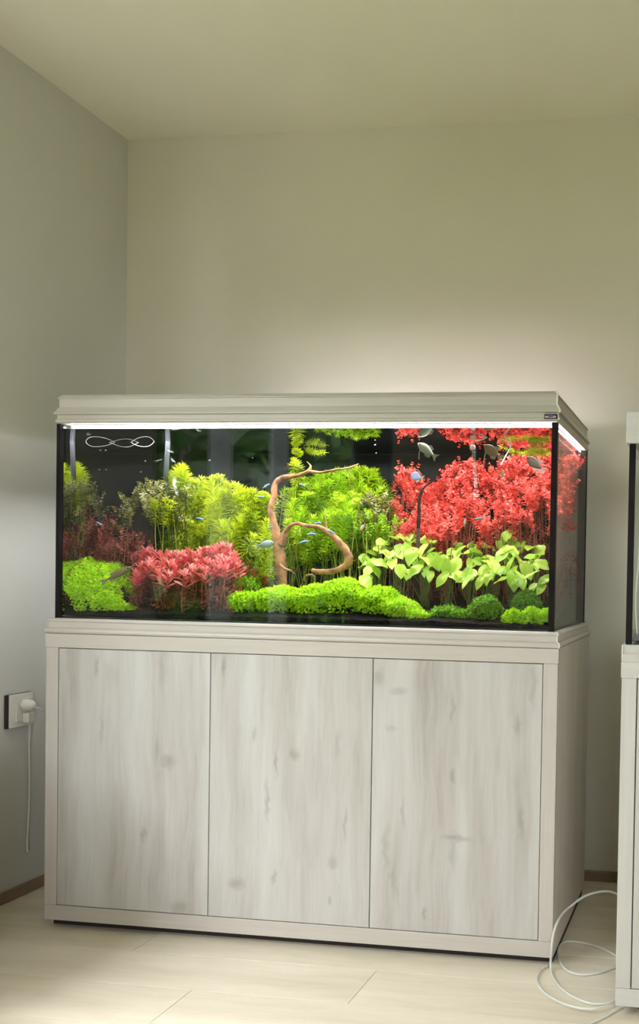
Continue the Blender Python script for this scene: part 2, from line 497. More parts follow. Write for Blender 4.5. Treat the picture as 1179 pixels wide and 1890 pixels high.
# ------------------------------------------------------------------ mesh helpers
class MB:
    def __init__(self):
        self.v, self.f = [], []

    def add(self, vs, fs):
        o = len(self.v)
        self.v += [Vector(p) for p in vs]
        self.f += [tuple(i + o for i in q) for q in fs]
        return self

    def box(self, x0, x1, y0, y1, z0, z1):
        return self.add([(x0, y0, z0), (x1, y0, z0), (x1, y1, z0), (x0, y1, z0), (x0, y0, z1), (x1, y0, z1), (x1, y1, z1), (x0, y1, z1)],
                        [(0, 3, 2, 1), (4, 5, 6, 7), (0, 1, 5, 4), (1, 2, 6, 5), (2, 3, 7, 6), (3, 0, 4, 7)])

    def bevel_box(self, x0, x1, y0, y1, z0, z1, b=0.002):
        bm = bmesh.new()
        bmesh.ops.create_cube(bm, size=1)
        for q in bm.verts:
            q.co = Vector(((x0 + x1) / 2 + q.co.x * (x1 - x0), (y0 + y1) / 2 + q.co.y * (y1 - y0), (z0 + z1) / 2 + q.co.z * (z1 - z0)))
        bmesh.ops.bevel(bm, geom=bm.edges[:], offset=b, segments=2, affect='EDGES', profile=0.5)
        bm.verts.index_update()
        self.add([q.co.copy() for q in bm.verts], [[q.index for q in f.verts] for f in bm.faces])
        bm.free()
        return self

    def tube(self, pts, rad, n=8, cap=True):
        pts = [Vector(p) for p in pts]
        if not hasattr(rad, '__len__'):
            rad = [rad] * len(pts)
        vs, fs = [], []
        up = None
        for i, p in enumerate(pts):
            t = (pts[min(i + 1, len(pts) - 1)] - pts[max(i - 1, 0)])
            t = t.normalized() if t.length > 1e-9 else Vector((0, 0, 1))
            if up is None:
                up = t.orthogonal().normalized()
            else:
                up = (up - t * up.dot(t))
                up = up.normalized() if up.length > 1e-6 else t.orthogonal().normalized()
            sd = t.cross(up)
            for k in range(n):
                a = 2 * PI * k / n
                vs.append(p + (up * math.cos(a) + sd * math.sin(a)) * rad[i])
        for i in range(len(pts) - 1):
            for k in range(n):
                fs.append((i * n + k, i * n + (k + 1) % n, (i + 1) * n + (k + 1) % n, (i + 1) * n + k))
        if cap:
            fs.append(tuple(reversed(range(n))))
            fs.append(tuple((len(pts) - 1) * n + k for k in range(n)))
        return self.add(vs, fs)

    def sweep_x(self, prof, x0, x1, mitre0=0, mitre1=0):
        """profile of (y,z) swept along x; mitre adds y*mitre to the end positions"""
        n = len(prof)
        vs = [(x0 + mitre0 * y, y, z) for y, z in prof] + [(x1 + mitre1 * y, y, z) for y, z in prof]
        fs = [(k, (k + 1) % n, n + (k + 1) % n, n + k) for k in range(n)]
        fs += [tuple(reversed(range(n))), tuple(range(n, 2 * n))]
        return self.add(vs, fs)

    def ball(self, c, r, nu=10, nv=6, sc=(1, 1, 1)):
        c = Vector(c)
        vs = [c + Vector((0, 0, r * sc[2]))]
        for j in range(1, nv):
            th = PI * j / nv
            for i in range(nu):
                a = 2 * PI * i / nu
                vs.append(c + Vector((math.sin(th) * math.cos(a) * r * sc[0], math.sin(th) * math.sin(a) * r * sc[1], math.cos(th) * r * sc[2])))
        vs.append(c - Vector((0, 0, r * sc[2])))
        fs = [(0, 1 + i, 1 + (i + 1) % nu) for i in range(nu)]
        for j in range(nv - 2):
            for i in range(nu):
                a = 1 + j * nu
                fs.append((a + i, a + nu + i, a + nu + (i + 1) % nu, a + (i + 1) % nu))
        a = 1 + (nv - 2) * nu
        fs += [(a + (i + 1) % nu, a + i, len(vs) - 1) for i in range(nu)]
        return self.add(vs, fs)

    def mesh(self, name, mat, smooth=False, origin=(0, 0, 0)):
        o = Vector(origin)
        me = bpy.data.meshes.new(name)
        me.from_pydata([tuple(p - o) for p in self.v], [], self.f)
        me.materials.append(MT[mat] if isinstance(mat, str) else mat)
        if smooth:
            me.polygons.foreach_set('use_smooth', [True] * len(me.polygons))
        me.update()
        return me

    def obj(self, name, mat, parent=None, smooth=False, origin=None, recalc=False):
        """mesh given in world coordinates, stored relative to its parent's (or its own) base"""
        base = wloc(parent) if parent else Vector(origin or (0, 0, 0))
        me = self.mesh(name, mat, smooth, base)
        if recalc:
            bm = bmesh.new()
            bm.from_mesh(me)
            bmesh.ops.recalc_face_normals(bm, faces=bm.faces[:])
            bm.to_mesh(me)
            bm.free()
        ob = bpy.data.objects.new(name, me)
        COL.objects.link(ob)
        if parent:
            ob.parent = parent
        else:
            ob.location = base
        return ob


def wloc(o):
    p = Vector(o.location)
    while o.parent:
        o = o.parent
        p += Vector(o.location)
    return p


def tag(o, label, cat, group=None):
    o['label'] = label
    o['category'] = cat
    if group:
        o['group'] = group
    return o


def thing(name, label, cat, loc=(0, 0, 0), group=None):
    o = bpy.data.objects.new(name, None)
    o.empty_display_size = 0.05
    o.location = loc
    COL.objects.link(o)
    return tag(o, label, cat, group)


def struct(o):
    o['kind'] = 'structure'
    return o


def inst(name, me, parent, loc, rot=None, scale=1.0):
    """object with shared mesh, placed at a world point under an unrotated parent"""
    o = bpy.data.objects.new(name, me)
    COL.objects.link(o)
    if parent:
        o.parent = parent
        o.location = Vector(loc) - wloc(parent)
    else:
        o.location = loc
    if rot is not None:
        o.rotation_mode = 'QUATERNION'
        o.rotation_quaternion = rot
    o.scale = (scale,) * 3 if not hasattr(scale, '__len__') else scale
    return o


def smooth_path(pts, k=6):
    """Catmull-Rom through points (any dimension, as Vectors / tuples)"""
    P = [tuple(p) for p in pts]
    P = [P[0]] + P + [P[-1]]
    out = []
    for i in range(1, len(P) - 2):
        for s in range(k):
            t = s / k
            out.append(tuple(0.5 * (2 * b + (c - a) * t + (2 * a - 5 * b + 4 * c - d) * t * t + (3 * b - a - 3 * c + d) * t ** 3)
                             for a, b, c, d in zip(P[i - 1], P[i], P[i + 1], P[i + 2])))
    out.append(P[-2])
    return out


# ------------------------------------------------------------------ the room
T = 0.16
fl = struct(MB().box(XL - T, XR + T, YF - T, YB + T, -0.12, -0.0125).obj('floor', 'slab'))
PW, PL = 0.1905, 1.38
rows = []
y = -0.292 - PW * 23
r = 0
while y < YB - 0.002:
    j = {0: 1.048, -1: 0.64, 1: 0.35, -2: 1.62}.get(r - 23, (0.37 * r * r + 0.81 * r) % PL)
    x = j
    while x > XL:
        x -= PL
    while x < XR:
        a, b = max(x, XL), min(x + PL, XR)
        if b - a > 0.02 and min(y + PW, YB) - max(y, YF) > 0.004:
            g = 0.0006
            MB().bevel_box(a + g, b - g, max(y, YF) + g, min(y + PW, YB) - g, -0.012, 0.0, 0.0007).obj('plank', 'floor', fl)
        x += PL
    y += PW
    r += 1
struct(MB().box(XL - T, XR + T, YF - T, YB + T, ZC, ZC + 0.12).obj('ceiling', 'ceiling'))
struct(MB().box(XL - T, XR + T, YB, YB + T, -0.12, ZC).obj('wall_back', 'wall'))
struct(MB().box(XR, XR + T, YF - T, YB, -0.12, ZC).obj('wall_right', 'wall'))
# left wall with the curtained window whose daylight shows mirrored in the front pane
wl = MB()
wl.box(XL - T, XL, LW[1], YB, -0.12, ZC).box(XL - T, XL, YF - T, LW[0], -0.12, ZC)
wl.box(XL - T, XL, LW[0], LW[1], -0.12, LW[2]).box(XL - T, XL, LW[0], LW[1], LW[3], ZC)
struct(wl.obj('wall_left', 'wall_left'))
wr = MB()
wr.box(XL, RW[0], YF - T, YF, -0.12, ZC).box(RW[1], XR, YF - T, YF, -0.12, ZC)
wr.box(RW[0], RW[1], YF - T, YF, -0.12, RW[2]).box(RW[0], RW[1], YF - T, YF, RW[3], ZC)
struct(wr.obj('wall_rear', 'wall'))


def skirting(name, x0, x1, y0, y1, h, mat='skirting'):
    return struct(MB().bevel_box(x0, x1, y0, y1, 0.0, h, 0.003).obj(name, mat))


skirting('baseboard_left', XL, XL + 0.012, YF, YB, 0.036)
skirting('baseboard_back', XL + 0.012, XR, YB - 0.012, YB, 0.036)


def window_unit(name, plane, a0, a1, z0, z1, pos, bars):
    """frame + panes in a wall opening; plane 'x' (left wall) or 'y' (rear wall)"""
    def bx(m, p0, p1, q0, q1, d0, d1):
        if plane == 'x':
            m.box(d0, d1, p0, p1, q0, q1)
        else:
            m.box(p0, p1, d0, d1, q0, q1)
        return m
    root = bpy.data.objects.new(name, None)
    root.location = (pos, a0, z0) if plane == 'x' else (a0, pos, z0)
    COL.objects.link(root)
    struct(root)
    fw = 0.05
    d0, d1 = pos - 0.03, pos + 0.03
    m = MB()
    bx(m, a0, a1, z0, z0 + fw, d0, d1)
    bx(m, a0, a1, z1 - fw, z1, d0, d1)
    bx(m, a0, a0 + fw, z0 + fw, z1 - fw, d0, d1)
    bx(m, a1 - fw, a1, z0 + fw, z1 - fw, d0, d1)
    m.obj('window_frame', 'white_plastic', root)
    xs = [a0 + fw] + bars + [a1 - fw]
    for b in bars:
        bx(MB(), b - 0.03, b + 0.03, z0 + fw, z1 - fw, d0, d1).obj('mullion', 'white_plastic', root)
    for i in range(len(xs) - 1):
        lo_, hi_ = xs[i] + (0.03 if i else 0), xs[i + 1] - (0.03 if i < len(xs) - 2 else 0)
        bx(MB(), lo_, hi_, z0 + fw, z1 - fw, pos - 0.003, pos + 0.003).obj('pane', 'window_glass', root)
    return root


window_unit('fill_window', 'y', RW[0], RW[1], RW[2], RW[3], YF - 0.08, [])  # unseen rear window, added to brighten the cabinet fronts
window_unit('window_1', 'x', LW[0], LW[1], LW[2], LW[3], XL - 0.08, [-2.05])


def curtain(y0, y1, label, mat='curtain'):
    n = max(6, int((y1 - y0) / 0.012))
    vs, fs = [], []
    for i in range(n + 1):
        yy = y0 + (y1 - y0) * i / n
        dx = 0.018 * math.sin(yy * 95) + 0.006 * math.sin(yy * 210)
        vs += [(XL + 0.045 + dx, yy, 0.04), (XL + 0.045 + dx, yy, 2.49), (XL + 0.049 + dx, yy, 0.04), (XL + 0.049 + dx, yy, 2.49)]
    for i in range(n):
        a, b = 4 * i, 4 * i + 4
        fs += [(a, b, b + 1, a + 1), (a + 2, a + 3, b + 3, b + 2), (a, a + 2, b + 2, b), (a + 1, b + 1, b + 3, a + 3)]
    o = MB().add(vs, fs).obj('curtain', mat, None, True, (XL + 0.045, (y0 + y1) / 2, 0.04))
    return tag(o, label, 'curtain', 'curtains at the left window')


curtain(-1.87, -1.71, 'sheer white curtain strip farther along the left window', 'sheer')
curtain(-1.35, -1.20, 'sheer white curtain strip nearer the aquarium', 'sheer')
curtain(-3.34, -2.70, 'dark grey curtain bunched at the far end of the left window')  # dark sheet added to keep the bright reveal out of the glass reflection
rl = thing('curtain_rail', 'grey metal curtain rail above the left window', 'curtain rail', (XL + 0.045, -2.0, 2.49))
MB().tube([(XL + 0.045, -3.4, 2.505), (XL + 0.045, -0.66, 2.505)], 0.011, 10).obj('rod', 'rail', rl, True)
for yy in (-3.3, -2.0, -0.76):
    MB().box(XL, XL + 0.045, yy - 0.008, yy + 0.008, 2.512, 2.522).obj('bracket', 'rail', rl)

# garden outside
struct(MB().box(-30, 30, -40, YF - T - 0.3, -0.5, -0.4).box(-30, XL - T - 0.3, YF - T - 0.3, 10, -0.5, -0.4).obj('ground', 'lawn'))


# ------------------------------------------------------------------ cabinet
cab = thing('aquarium_cabinet', 'whitewashed oak cabinet with three plain doors under the planted aquarium', 'cabinet', (0.75, 0.3, 0.0))
CZ0, CZ1 = 0.0246, 0.8566
MB().box(0.0, 0.018, 0.019, 0.6, CZ0, CZ1).obj('side_panel', 'side', cab)
MB().box(1.482, 1.5, 0.019, 0.6, CZ0, CZ1).obj('side_panel', 'side', cab)
MB().box(0.018, 1.482, 0.03, 0.6, CZ0, CZ0 + 0.018).obj('bottom_panel', 'side', cab)
MB().box(0.018, 1.482, 0.02, 0.6, CZ1 - 0.018, CZ1).obj('top_panel', 'side', cab)
MB().box(0.018, 1.482, 0.592, 0.6, CZ0 + 0.018, CZ1 - 0.018).obj('back_panel', 'side', cab)
MB().box(0.02, 1.48, 0.0185, 0.028, CZ0 + 0.02, CZ1 - 0.02).obj('carcass_front', 'gap', cab)
MB().bevel_box(-0.002, 1.502, -0.002, 0.0185, 0.8165, CZ1, 0.0015).obj('top_rail', 'frame', cab)
MB().bevel_box(0.0, 0.0385, 0.0, 0.0185, CZ0 + 0.044, 0.8165, 0.0015).obj('stile', 'frame_v', cab)
MB().bevel_box(1.4605, 1.5, 0.0, 0.0185, CZ0 + 0.044, 0.8165, 0.0015).obj('stile', 'frame_v', cab)
MB().bevel_box(0.0, 1.5, 0.0, 0.0185, CZ0, CZ0 + 0.0435, 0.0015).obj('bottom_rail', 'frame', cab)
for a, b in ((0.0405, 0.5072), (0.5098, 0.9842), (0.9868, 1.4588)):
    MB().bevel_box(a, b, 0.001, 0.0185, CZ0 + 0.0455, 0.8145, 0.0012).obj('door', 'door', cab)
MB().box(0.004, 1.496, 0.035, 0.58, 0.0, CZ0).obj('plinth', 'gap', cab)

# ------------------------------------------------------------------ base frame, glass tank
tank = thing('aquarium', 'long glass aquarium planted with green and red plants', 'aquarium', (0.75, 0.3, CZ1))
ZM = 0.9012
prof = [(0.004, CZ1), (0.0, 0.8578), (-0.003, 0.8605), (-0.004, 0.8645), (-0.003, 0.8690), (0.0, 0.8725), (0.0045, 0.8745), (0.0045, 0.8915), (0.001, 0.8925), (0.0005, 0.8945), (0.003, 0.8985), (0.007, ZM), (0.02, ZM), (0.02, CZ1)]
MB().sweep_x(prof, 0.0, 1.5, 1, -1).obj('front_moulding', 'frame', tank)


def side_prof(mb, pr, xe, sgn, y0, y1):
    """profile (offset,z) swept along y on a side; mitred at the front"""
    n = len(pr)
    vs = [(xe + sgn * o, y0 + o, z) for o, z in pr] + [(xe + sgn * o, y1, z) for o, z in pr]
    fs = [(k, (k + 1) % n, n + (k + 1) % n, n + k) for k in range(n)] + [tuple(range(n)), tuple(range(n, 2 * n))]
    return mb.add(vs, fs)


side_prof(MB(), prof, 1.5, -1, 0.0, 0.6).obj('side_moulding', 'side', tank, recalc=True)
side_prof(MB(), prof, 0.0, 1, 0.0, 0.6).obj('side_moulding', 'side', tank, recalc=True)
MB().box(0.02, 1.48, 0.02, 0.6, CZ1, ZM - 0.003).obj('base_board', 'black_plastic', tank)
# pale tube paints the light caught on the right front mitre
MB().tube([(1.5 - o + 0.0006, o - 0.0006, z) for o, z in prof[1:12]], 0.0016, 6).obj('corner_edge', 'edge', tank)

GX0, GX1, GY0, GY1, GZ0, GZ1 = 0.015, 1.485, 0.015, 0.585, ZM - 0.003, 1.466
GT = 0.012
MB().box(GX0, GX1, GY0, GY0 + GT, GZ0, GZ1).obj('front_pane', 'glass', tank)
MB().box(GX0, GX0 + GT, GY0 + GT + 0.0005, GY1 - GT - 0.0005, GZ0, GZ1).obj('side_pane', 'glass', tank)
MB().box(GX1 - GT, GX1, GY0 + GT + 0.0005, GY1 - GT - 0.0005, GZ0, GZ1).obj('side_pane', 'glass', tank)
MB().box(GX0, GX1, GY1 - GT, GY1, GZ0, GZ1).obj('back_pane', 'backing', tank)
MB().box(GX0 + GT + 0.001, GX1 - GT - 0.001, GY0 + GT + 0.001, GY1 - GT - 0.001, GZ0, GZ0 + 0.008).obj('bottom_pane', 'black_plastic', tank)
# black silicone corner seams
MB().box(GX1 - 0.0165, GX1 - 0.0005, GY0 + 0.0005, GY0 + 0.0165, GZ0, 1.462).obj('silicone_seam', 'black', tank)
MB().box(GX0 + 0.0005, GX0 + 0.0115, GY0 + 0.0005, GY0 + 0.0165, GZ0, 1.462).obj('silicone_seam', 'black', tank)
MB().box(GX1 - 0.010, GX1 + 0.0004, GY1 - 0.02, GY1, GZ0, 1.462).obj('silicone_seam', 'black', tank)
MB().box(GX0 - 0.0004, GX0 + 0.010, GY1 - 0.02, GY1, GZ0, 1.462).obj('silicone_seam', 'black', tank)

WX0, WX1, WY0, WY1, WZ1 = GX0 + GT + 0.0015, GX1 - GT - 0.0015, GY0 + GT + 0.0015, GY1 - GT - 0.0015, 1.4505
wat = MB().box(WX0, WX1, WY0, WY1, GZ0 + 0.0095, WZ1).obj('aquarium_water', 'water', None, False, (0.75, 0.3, GZ0 + 0.0095))
wat.data.materials.append(MT['surface'])
wat.data.polygons[1].material_index = 1
wat.data.materials.append(MT['wet_film'])       # water lies directly on the black rear film: no mirror there
wat.data.polygons[4].material_index = 2
tag(wat, 'clear water filling the planted aquarium', 'water')
wat['kind'] = 'stuff'


def soil_z(x, y):
    return 0.918 + 0.085 * (y - 0.03) / 0.54 + 0.006 * noise.noise(Vector((x * 5, y * 6, 2.0)))


sm = MB()
nx, ny = 150, 56
for j in range(ny + 1):
    for i in range(nx + 1):
        x = WX0 + 0.002 + (WX1 - WX0 - 0.004) * i / nx
        y = WY0 + 0.002 + (WY1 - WY0 - 0.004) * j / ny
        sm.v.append(Vector((x, y, soil_z(x, y) + random.uniform(-0.0022, 0.0022))))
for j in range(ny):
    for i in range(nx):
        a = j * (nx + 1) + i
        sm.f.append((a, a + 1, a + nx + 2, a + nx + 1))
base = len(sm.v)
edge = [i for i in range(nx + 1)] + [(j + 1) * (nx + 1) - 1 + 0 for j in range(1, ny + 1)] + [ny * (nx + 1) + i for i in range(nx - 1, -1, -1)] + [j * (nx + 1) for j in range(ny - 1, 0, -1)]
for e in edge:
    p = sm.v[e]
    sm.v.append(Vector((p.x, p.y, GZ0 + 0.0105)))
for k in range(len(edge)):
    k2 = (k + 1) % len(edge)
    sm.f.append((edge[k2], edge[k], base + k, base + k2))
soil = sm.obj('aquarium_soil', 'soil', None, False, (0.75, 0.3, GZ0 + 0.01))
tag(soil, 'dark brown planting soil on the aquarium bottom', 'soil')
soil['kind'] = 'stuff'

# ------------------------------------------------------------------ hood
hood = thing('aquarium_hood', 'pale oak hood with grooved front panel on top of the aquarium', 'aquarium hood', (0.75, 0.3, 1.4641))
HI = 0.0132
hp = [(0.004, 1.4641), (0.0, 1.468), (0.0, 1.4735), (0.003, 1.4755), (0.003, 1.4875), (-0.004, 1.4895), (-0.004, 1.4925), (0.005, 1.5085), (0.0065, 1.5095), (0.0065, 1.534), (0.003, 1.5352), (0.003, 1.537), (0.012, 1.547), (0.018, 1.547), (0.018, 1.4641)]
hprof = [(o + HI, z) for o, z in hp]
MB().sweep_x(hprof, 0.0, 1.5, 1, -1).obj('front_panel', 'hood', hood)
side_prof(MB(), hprof, 1.5, -1, 0.0, 0.6).obj('side_panel', 'hood_side', hood, recalc=True)
side_prof(MB(), hprof, 0.0, 1, 0.0, 0.6).obj('side_panel', 'hood_side', hood, recalc=True)
MB().tube([(1.5 - o + 0.0008, o - 0.0008, z) for o, z in hprof[1:13]], 0.0022, 6).obj('corner_edge', 'edge', hood)  # pale tube paints the lit mitre edge of the hood
MB().box(HI + 0.018, 1.5 - HI - 0.018, HI + 0.018, 0.485, 1.536, 1.546).obj('lid', 'hood', hood)
MB().box(HI + 0.018, 0.36, 0.486, 0.598, 1.536, 1.546).obj('lid', 'hood', hood)
MB().box(HI + 0.018, 1.5 - HI - 0.018, 0.592, 0.6, 1.4641, 1.535).obj('back_rail', 'hood', hood)
pb = at(1016.5, 768.5, HI - 0.004)
bdg = MB().bevel_box(pb.x - 0.018, pb.x + 0.018, HI - 0.0052, HI - 0.0018, pb.z - 0.0062, pb.z + 0.0062, 0.0008).obj('badge', 'black_plastic', hood)
bdg['label'] = 'small black maker badge'
MT['badge_print'] = plain('badge_print', (0.45, 0.42, 0.40), 0.4)
MT['badge_mark'] = plain('badge_mark', (0.10, 0.05, 0.22), 0.4)
MB().box(pb.x - 0.0155, pb.x + 0.0135, HI - 0.0056, HI - 0.0050, pb.z - 0.0040, pb.z + 0.0012).obj('badge_print', 'badge_print', bdg)
MB().box(pb.x - 0.007, pb.x + 0.006, HI - 0.0060, HI - 0.0055, pb.z - 0.0022, pb.z + 0.0042).obj('badge_mark', 'badge_mark', bdg)


def led_bar(x0, x1, y0, y1, z0, z1, label):
    b = thing('led_light_bar', label, 'light', ((x0 + x1) / 2, (y0 + y1) / 2, z0), 'light bars under the hood')
    MB().box(x0, x1, y0, y1, z0 + 0.008, z1).obj('housing', 'led_body', b)
    MB().box(x0 + 0.001, x1 - 0.001, y0 + 0.001, y1 - 0.001, z0, z0 + 0.0078).obj('diffuser', 'led', b)
    return b


led_bar(0.045, 1.445, 0.036, 0.066, 1.4535, 1.468, 'bright white light bar along the front edge under the hood')
led_bar(0.06, 1.42, 0.24, 0.29, 1.478, 1.496, 'white light bar lengthways in the middle of the hood')
led_bar(0.06, 1.42, 0.43, 0.47, 1.474, 1.492, 'white light bar near the rear of the hood')
led_bar(1.449, 1.467, 0.07, 0.56, 1.4535, 1.466, 'bright white light bar along the right edge under the hood')  # glowing strip drawn for the bright line along this edge
# upward glow for the open rear slot of the hood comes from the rear bar's clear upper side
up = MB().box(0.42, 1.40, 0.457, 0.465, 1.4925, 1.4965)
bar = bpy.data.objects['led_light_bar.002']
up.obj('upper_diffuser', 'led', bar)


# ------------------------------------------------------------------ plants: shared foliage meshes
def leaf_quads(mb, base, d, nrm, L, W, bend=0.25, seg=3, fold=0.0):
    """one leaf from base along d with face normal nrm"""
    d = d.normalized()
    nrm = (nrm - d * nrm.dot(d))
    nrm = nrm.normalized() if nrm.length > 1e-6 else d.orthogonal().normalized()
    sd = d.cross(nrm)
    vs, fs = [], []
    for i in range(seg + 1):
        t = i / seg
        wd = W * 0.5 * math.sin(PI * min(0.97, 0.10 + 0.87 * t)) if seg > 1 else W * 0.5
        if i == seg:
            wd = W * 0.06
        p = base + d * (L * t) - nrm * (bend * L * t * t)
        if fold:
            vs += [p - sd * wd + nrm * wd * fold, p, p + sd * wd + nrm * wd * fold]
        else:
            vs += [p - sd * wd, p + sd * wd]
    k = 3 if fold else 2
    for i in range(seg):
        for c in range(k - 1):
            a = i * k + c
            fs.append((a, a + 1, a + k + 1, a + k))
    mb.add(vs, fs)


def rand_dir(rnd):
    while True:
        v = Vector((rnd.uniform(-1, 1), rnd.uniform(-1, 1), rnd.uniform(-1, 1)))
        if 0.05 < v.length < 1:
            return v.normalized()


def needle_foliage(seed, L=0.17, leaf=0.036, per=14, gap=0.0095, width=0.0036):
    rnd = random.Random(seed)
    mb = MB()
    n = int(L / gap)
    for i in range(n):
        z = -i * gap
        rise = 1.3 - min(1.25, i * 0.30)                 # crown leaves point up, older ones spread
        ln = leaf * (0.55 + 0.45 * min(1, i / 3)) * rnd.uniform(0.85, 1.1)
        if i > n * 0.5:
            ln *= 1.0 - 0.25 * (i - n * 0.5) / (n * 0.5)
        a0 = rnd.uniform(0, 6.28)
        for k in range(per):
            a = a0 + 2 * PI * k / per + rnd.uniform(-0.2, 0.2)
            d = Vector((math.cos(a), math.sin(a), rise + rnd.uniform(-0.2, 0.35)))
            leaf_quads(mb, Vector((0, 0, z)), d, Vector((0, 0, 1)), ln * rnd.uniform(0.8, 1.1), width, rnd.uniform(0.1, 0.35), 2)
    return mb


def pair_foliage(seed, L=0.16, leaf=0.014, width=0.006, gap=0.0075, per=3, branches=2, rise=0.45, seg=2):
    rnd = random.Random(seed)
    mb = MB()

    def run(p0, d, length, sc):
        nn = int(length / gap)
        side = d.orthogonal().normalized()
        s2 = d.cross(side)
        for i in range(nn):
            p = p0 - d * (i * gap)
            a0 = rnd.uniform(0, 6.28)
            ln = leaf * sc * (0.5 + 0.5 * min(1, i / 2.5)) * rnd.uniform(0.8, 1.2)
            up_ = rise + (0.9 if i < 2 else 0)
            for k in range(per):
                a = a0 + 2 * PI * k / per + rnd.uniform(-0.3, 0.3)
                dd = side * math.cos(a) + s2 * math.sin(a) + d * (up_ + rnd.uniform(-0.3, 0.3))
                leaf_quads(mb, p, dd, d + rand_dir(rnd) * 0.4, ln, width * sc * rnd.uniform(0.8, 1.2), rnd.uniform(0.0, 0.4), seg)
    run(Vector((0, 0, 0)), Vector((0, 0, 1)), L, 1.0)
    for b in range(branches):
        z = -rnd.uniform(0.02, L * 0.6)
        a = rnd.uniform(0, 6.28)
        d = Vector((math.cos(a) * 0.7, math.sin(a) * 0.7, 1)).normalized()
        bl = rnd.uniform(0.03, 0.06)
        run(Vector((0, 0, z)) + d * bl, d, bl, 0.9)
    return mb


FOL = {}


def variants(key, fn, mat, k=5, **kw):
    FOL[key] = [fn(100 * len(FOL) + s, **kw).mesh(key + '_foliage', mat) for s in range(k)]


variants('needle', needle_foliage, 'needle', 5)
variants('needle2', needle_foliage, 'needle2', 5)
variants('needle_small', needle_foliage, 'needle', 3, L=0.07, leaf=0.028, per=16, gap=0.0075)
variants('rotala', pair_foliage, 'rotala', 6, L=0.10, leaf=0.0155, width=0.0078, gap=0.008, per=3, branches=5)
variants('rotala_dark', pair_foliage, 'rotala_dark', 5, L=0.12, leaf=0.011, width=0.005, gap=0.007, per=3, branches=3)
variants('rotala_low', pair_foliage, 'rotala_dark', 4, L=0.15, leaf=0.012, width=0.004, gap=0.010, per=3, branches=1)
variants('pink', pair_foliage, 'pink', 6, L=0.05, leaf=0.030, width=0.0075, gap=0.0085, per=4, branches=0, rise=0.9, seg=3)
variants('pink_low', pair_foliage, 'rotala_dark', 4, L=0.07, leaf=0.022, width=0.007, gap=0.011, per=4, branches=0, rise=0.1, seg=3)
variants('olive', pair_foliage, 'olive', 5, L=0.06, leaf=0.014, width=0.007, gap=0.0075, per=3, branches=2)
variants('green', pair_foliage, 'bush_green', 5, L=0.09, leaf=0.013, width=0.0075, gap=0.0085, per=3, branches=2)
variants('grey', pair_foliage, 'grey_leaf', 3, L=0.05, leaf=0.017, width=0.012, gap=0.017, per=2, branches=0)

STEMS = 0


def shoot(bush, key, tip, rnd, stem_mat, lean=0.05, scale=1.0, base=None, fol_tilt=0.25, r=0.0016, low=None):
    """one shoot of a bush: its stem (part) and the leaves on it (sub-part)"""
    tip = Vector(tip)
    if base is None:
        bx_ = tip.x + rnd.uniform(-lean, lean)
        by_ = min(0.555, max(0.05, tip.y + rnd.uniform(-lean, lean) * 0.6))
        bx_ = min(WX1 - 0.012, max(WX0 + 0.012, bx_))
        base = Vector((bx_, by_, soil_z(bx_, by_) - 0.004))
    d = (tip - base)
    mid = base + d * 0.5 + Vector((rnd.uniform(-1, 1), rnd.uniform(-1, 1), 0)) * 0.012
    pts = smooth_path([base, mid, tip], 3)
    st = MB().tube(pts, [r * (1 - 0.4 * i / (len(pts) - 1)) for i in range(len(pts))], 4).obj('stem', stem_mat, bush)
    dirn = (Vector((d.x, d.y, abs(d.z) * 1.0)).normalized() + Vector((rnd.uniform(-1, 1), rnd.uniform(-1, 1), 0)) * fol_tilt).normalized()
    q = Vector((0, 0, 1)).rotation_difference(dirn)
    q = q @ Matrix.Rotation(rnd.uniform(0, 6.28), 4, 'Z').to_quaternion()
    o = bpy.data.objects.new('foliage', rnd.choice(FOL[key]))
    COL.objects.link(o)
    o.parent = st
    o.location = tip - wloc(bush)
    o.rotation_mode = 'QUATERNION'
    o.rotation_quaternion = q
    o.scale = (scale * rnd.uniform(0.88, 1.12),) * 3
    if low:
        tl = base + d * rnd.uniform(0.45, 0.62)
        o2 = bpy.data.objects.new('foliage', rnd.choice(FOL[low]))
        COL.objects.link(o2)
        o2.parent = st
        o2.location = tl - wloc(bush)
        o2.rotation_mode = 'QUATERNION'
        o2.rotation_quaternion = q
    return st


def interp(tab, x):
    if x <= tab[0][0]:
        return tab[0][1]
    for (a, b), (c, d) in zip(tab, tab[1:]):
        if x <= c:
            return b + (d - b) * (x - a) / (c - a)
    return tab[-1][1]


def clampx(p):
    p.x = min(WX1 - 0.02, max(WX0 + 0.02, p.x))
    p.z = min(WZ1 - 0.004, p.z)
    return p


def bush(name, label, cat, key, n, x0, x1, top, spread, Y0, Y1, stem_mat, seed, scale=1.0, low=None, **kw):
    """tips scattered below an outline `top` [(px, py)...]; spread = how far below it (px)"""
    rnd = random.Random(seed)
    c = at((x0 + x1) / 2, 1000, (Y0 + Y1) / 2)
    root = thing(name, label, cat, (c.x, c.y, soil_z(c.x, c.y)))
    for i in range(n):
        px = x0 + (x1 - x0) * ((i + rnd.random()) / n)
        u = rnd.random()
        Y = Y1 + (Y0 - Y1) * (u if i % 3 else 0.1 * u)
        py = interp(top, px) + spread * (u ** 1.0 if i % 3 else 0.12 * u)
        shoot(root, key, clampx(at(px, py, Y)), rnd, stem_mat, scale=scale, low=low, **kw)
    return root


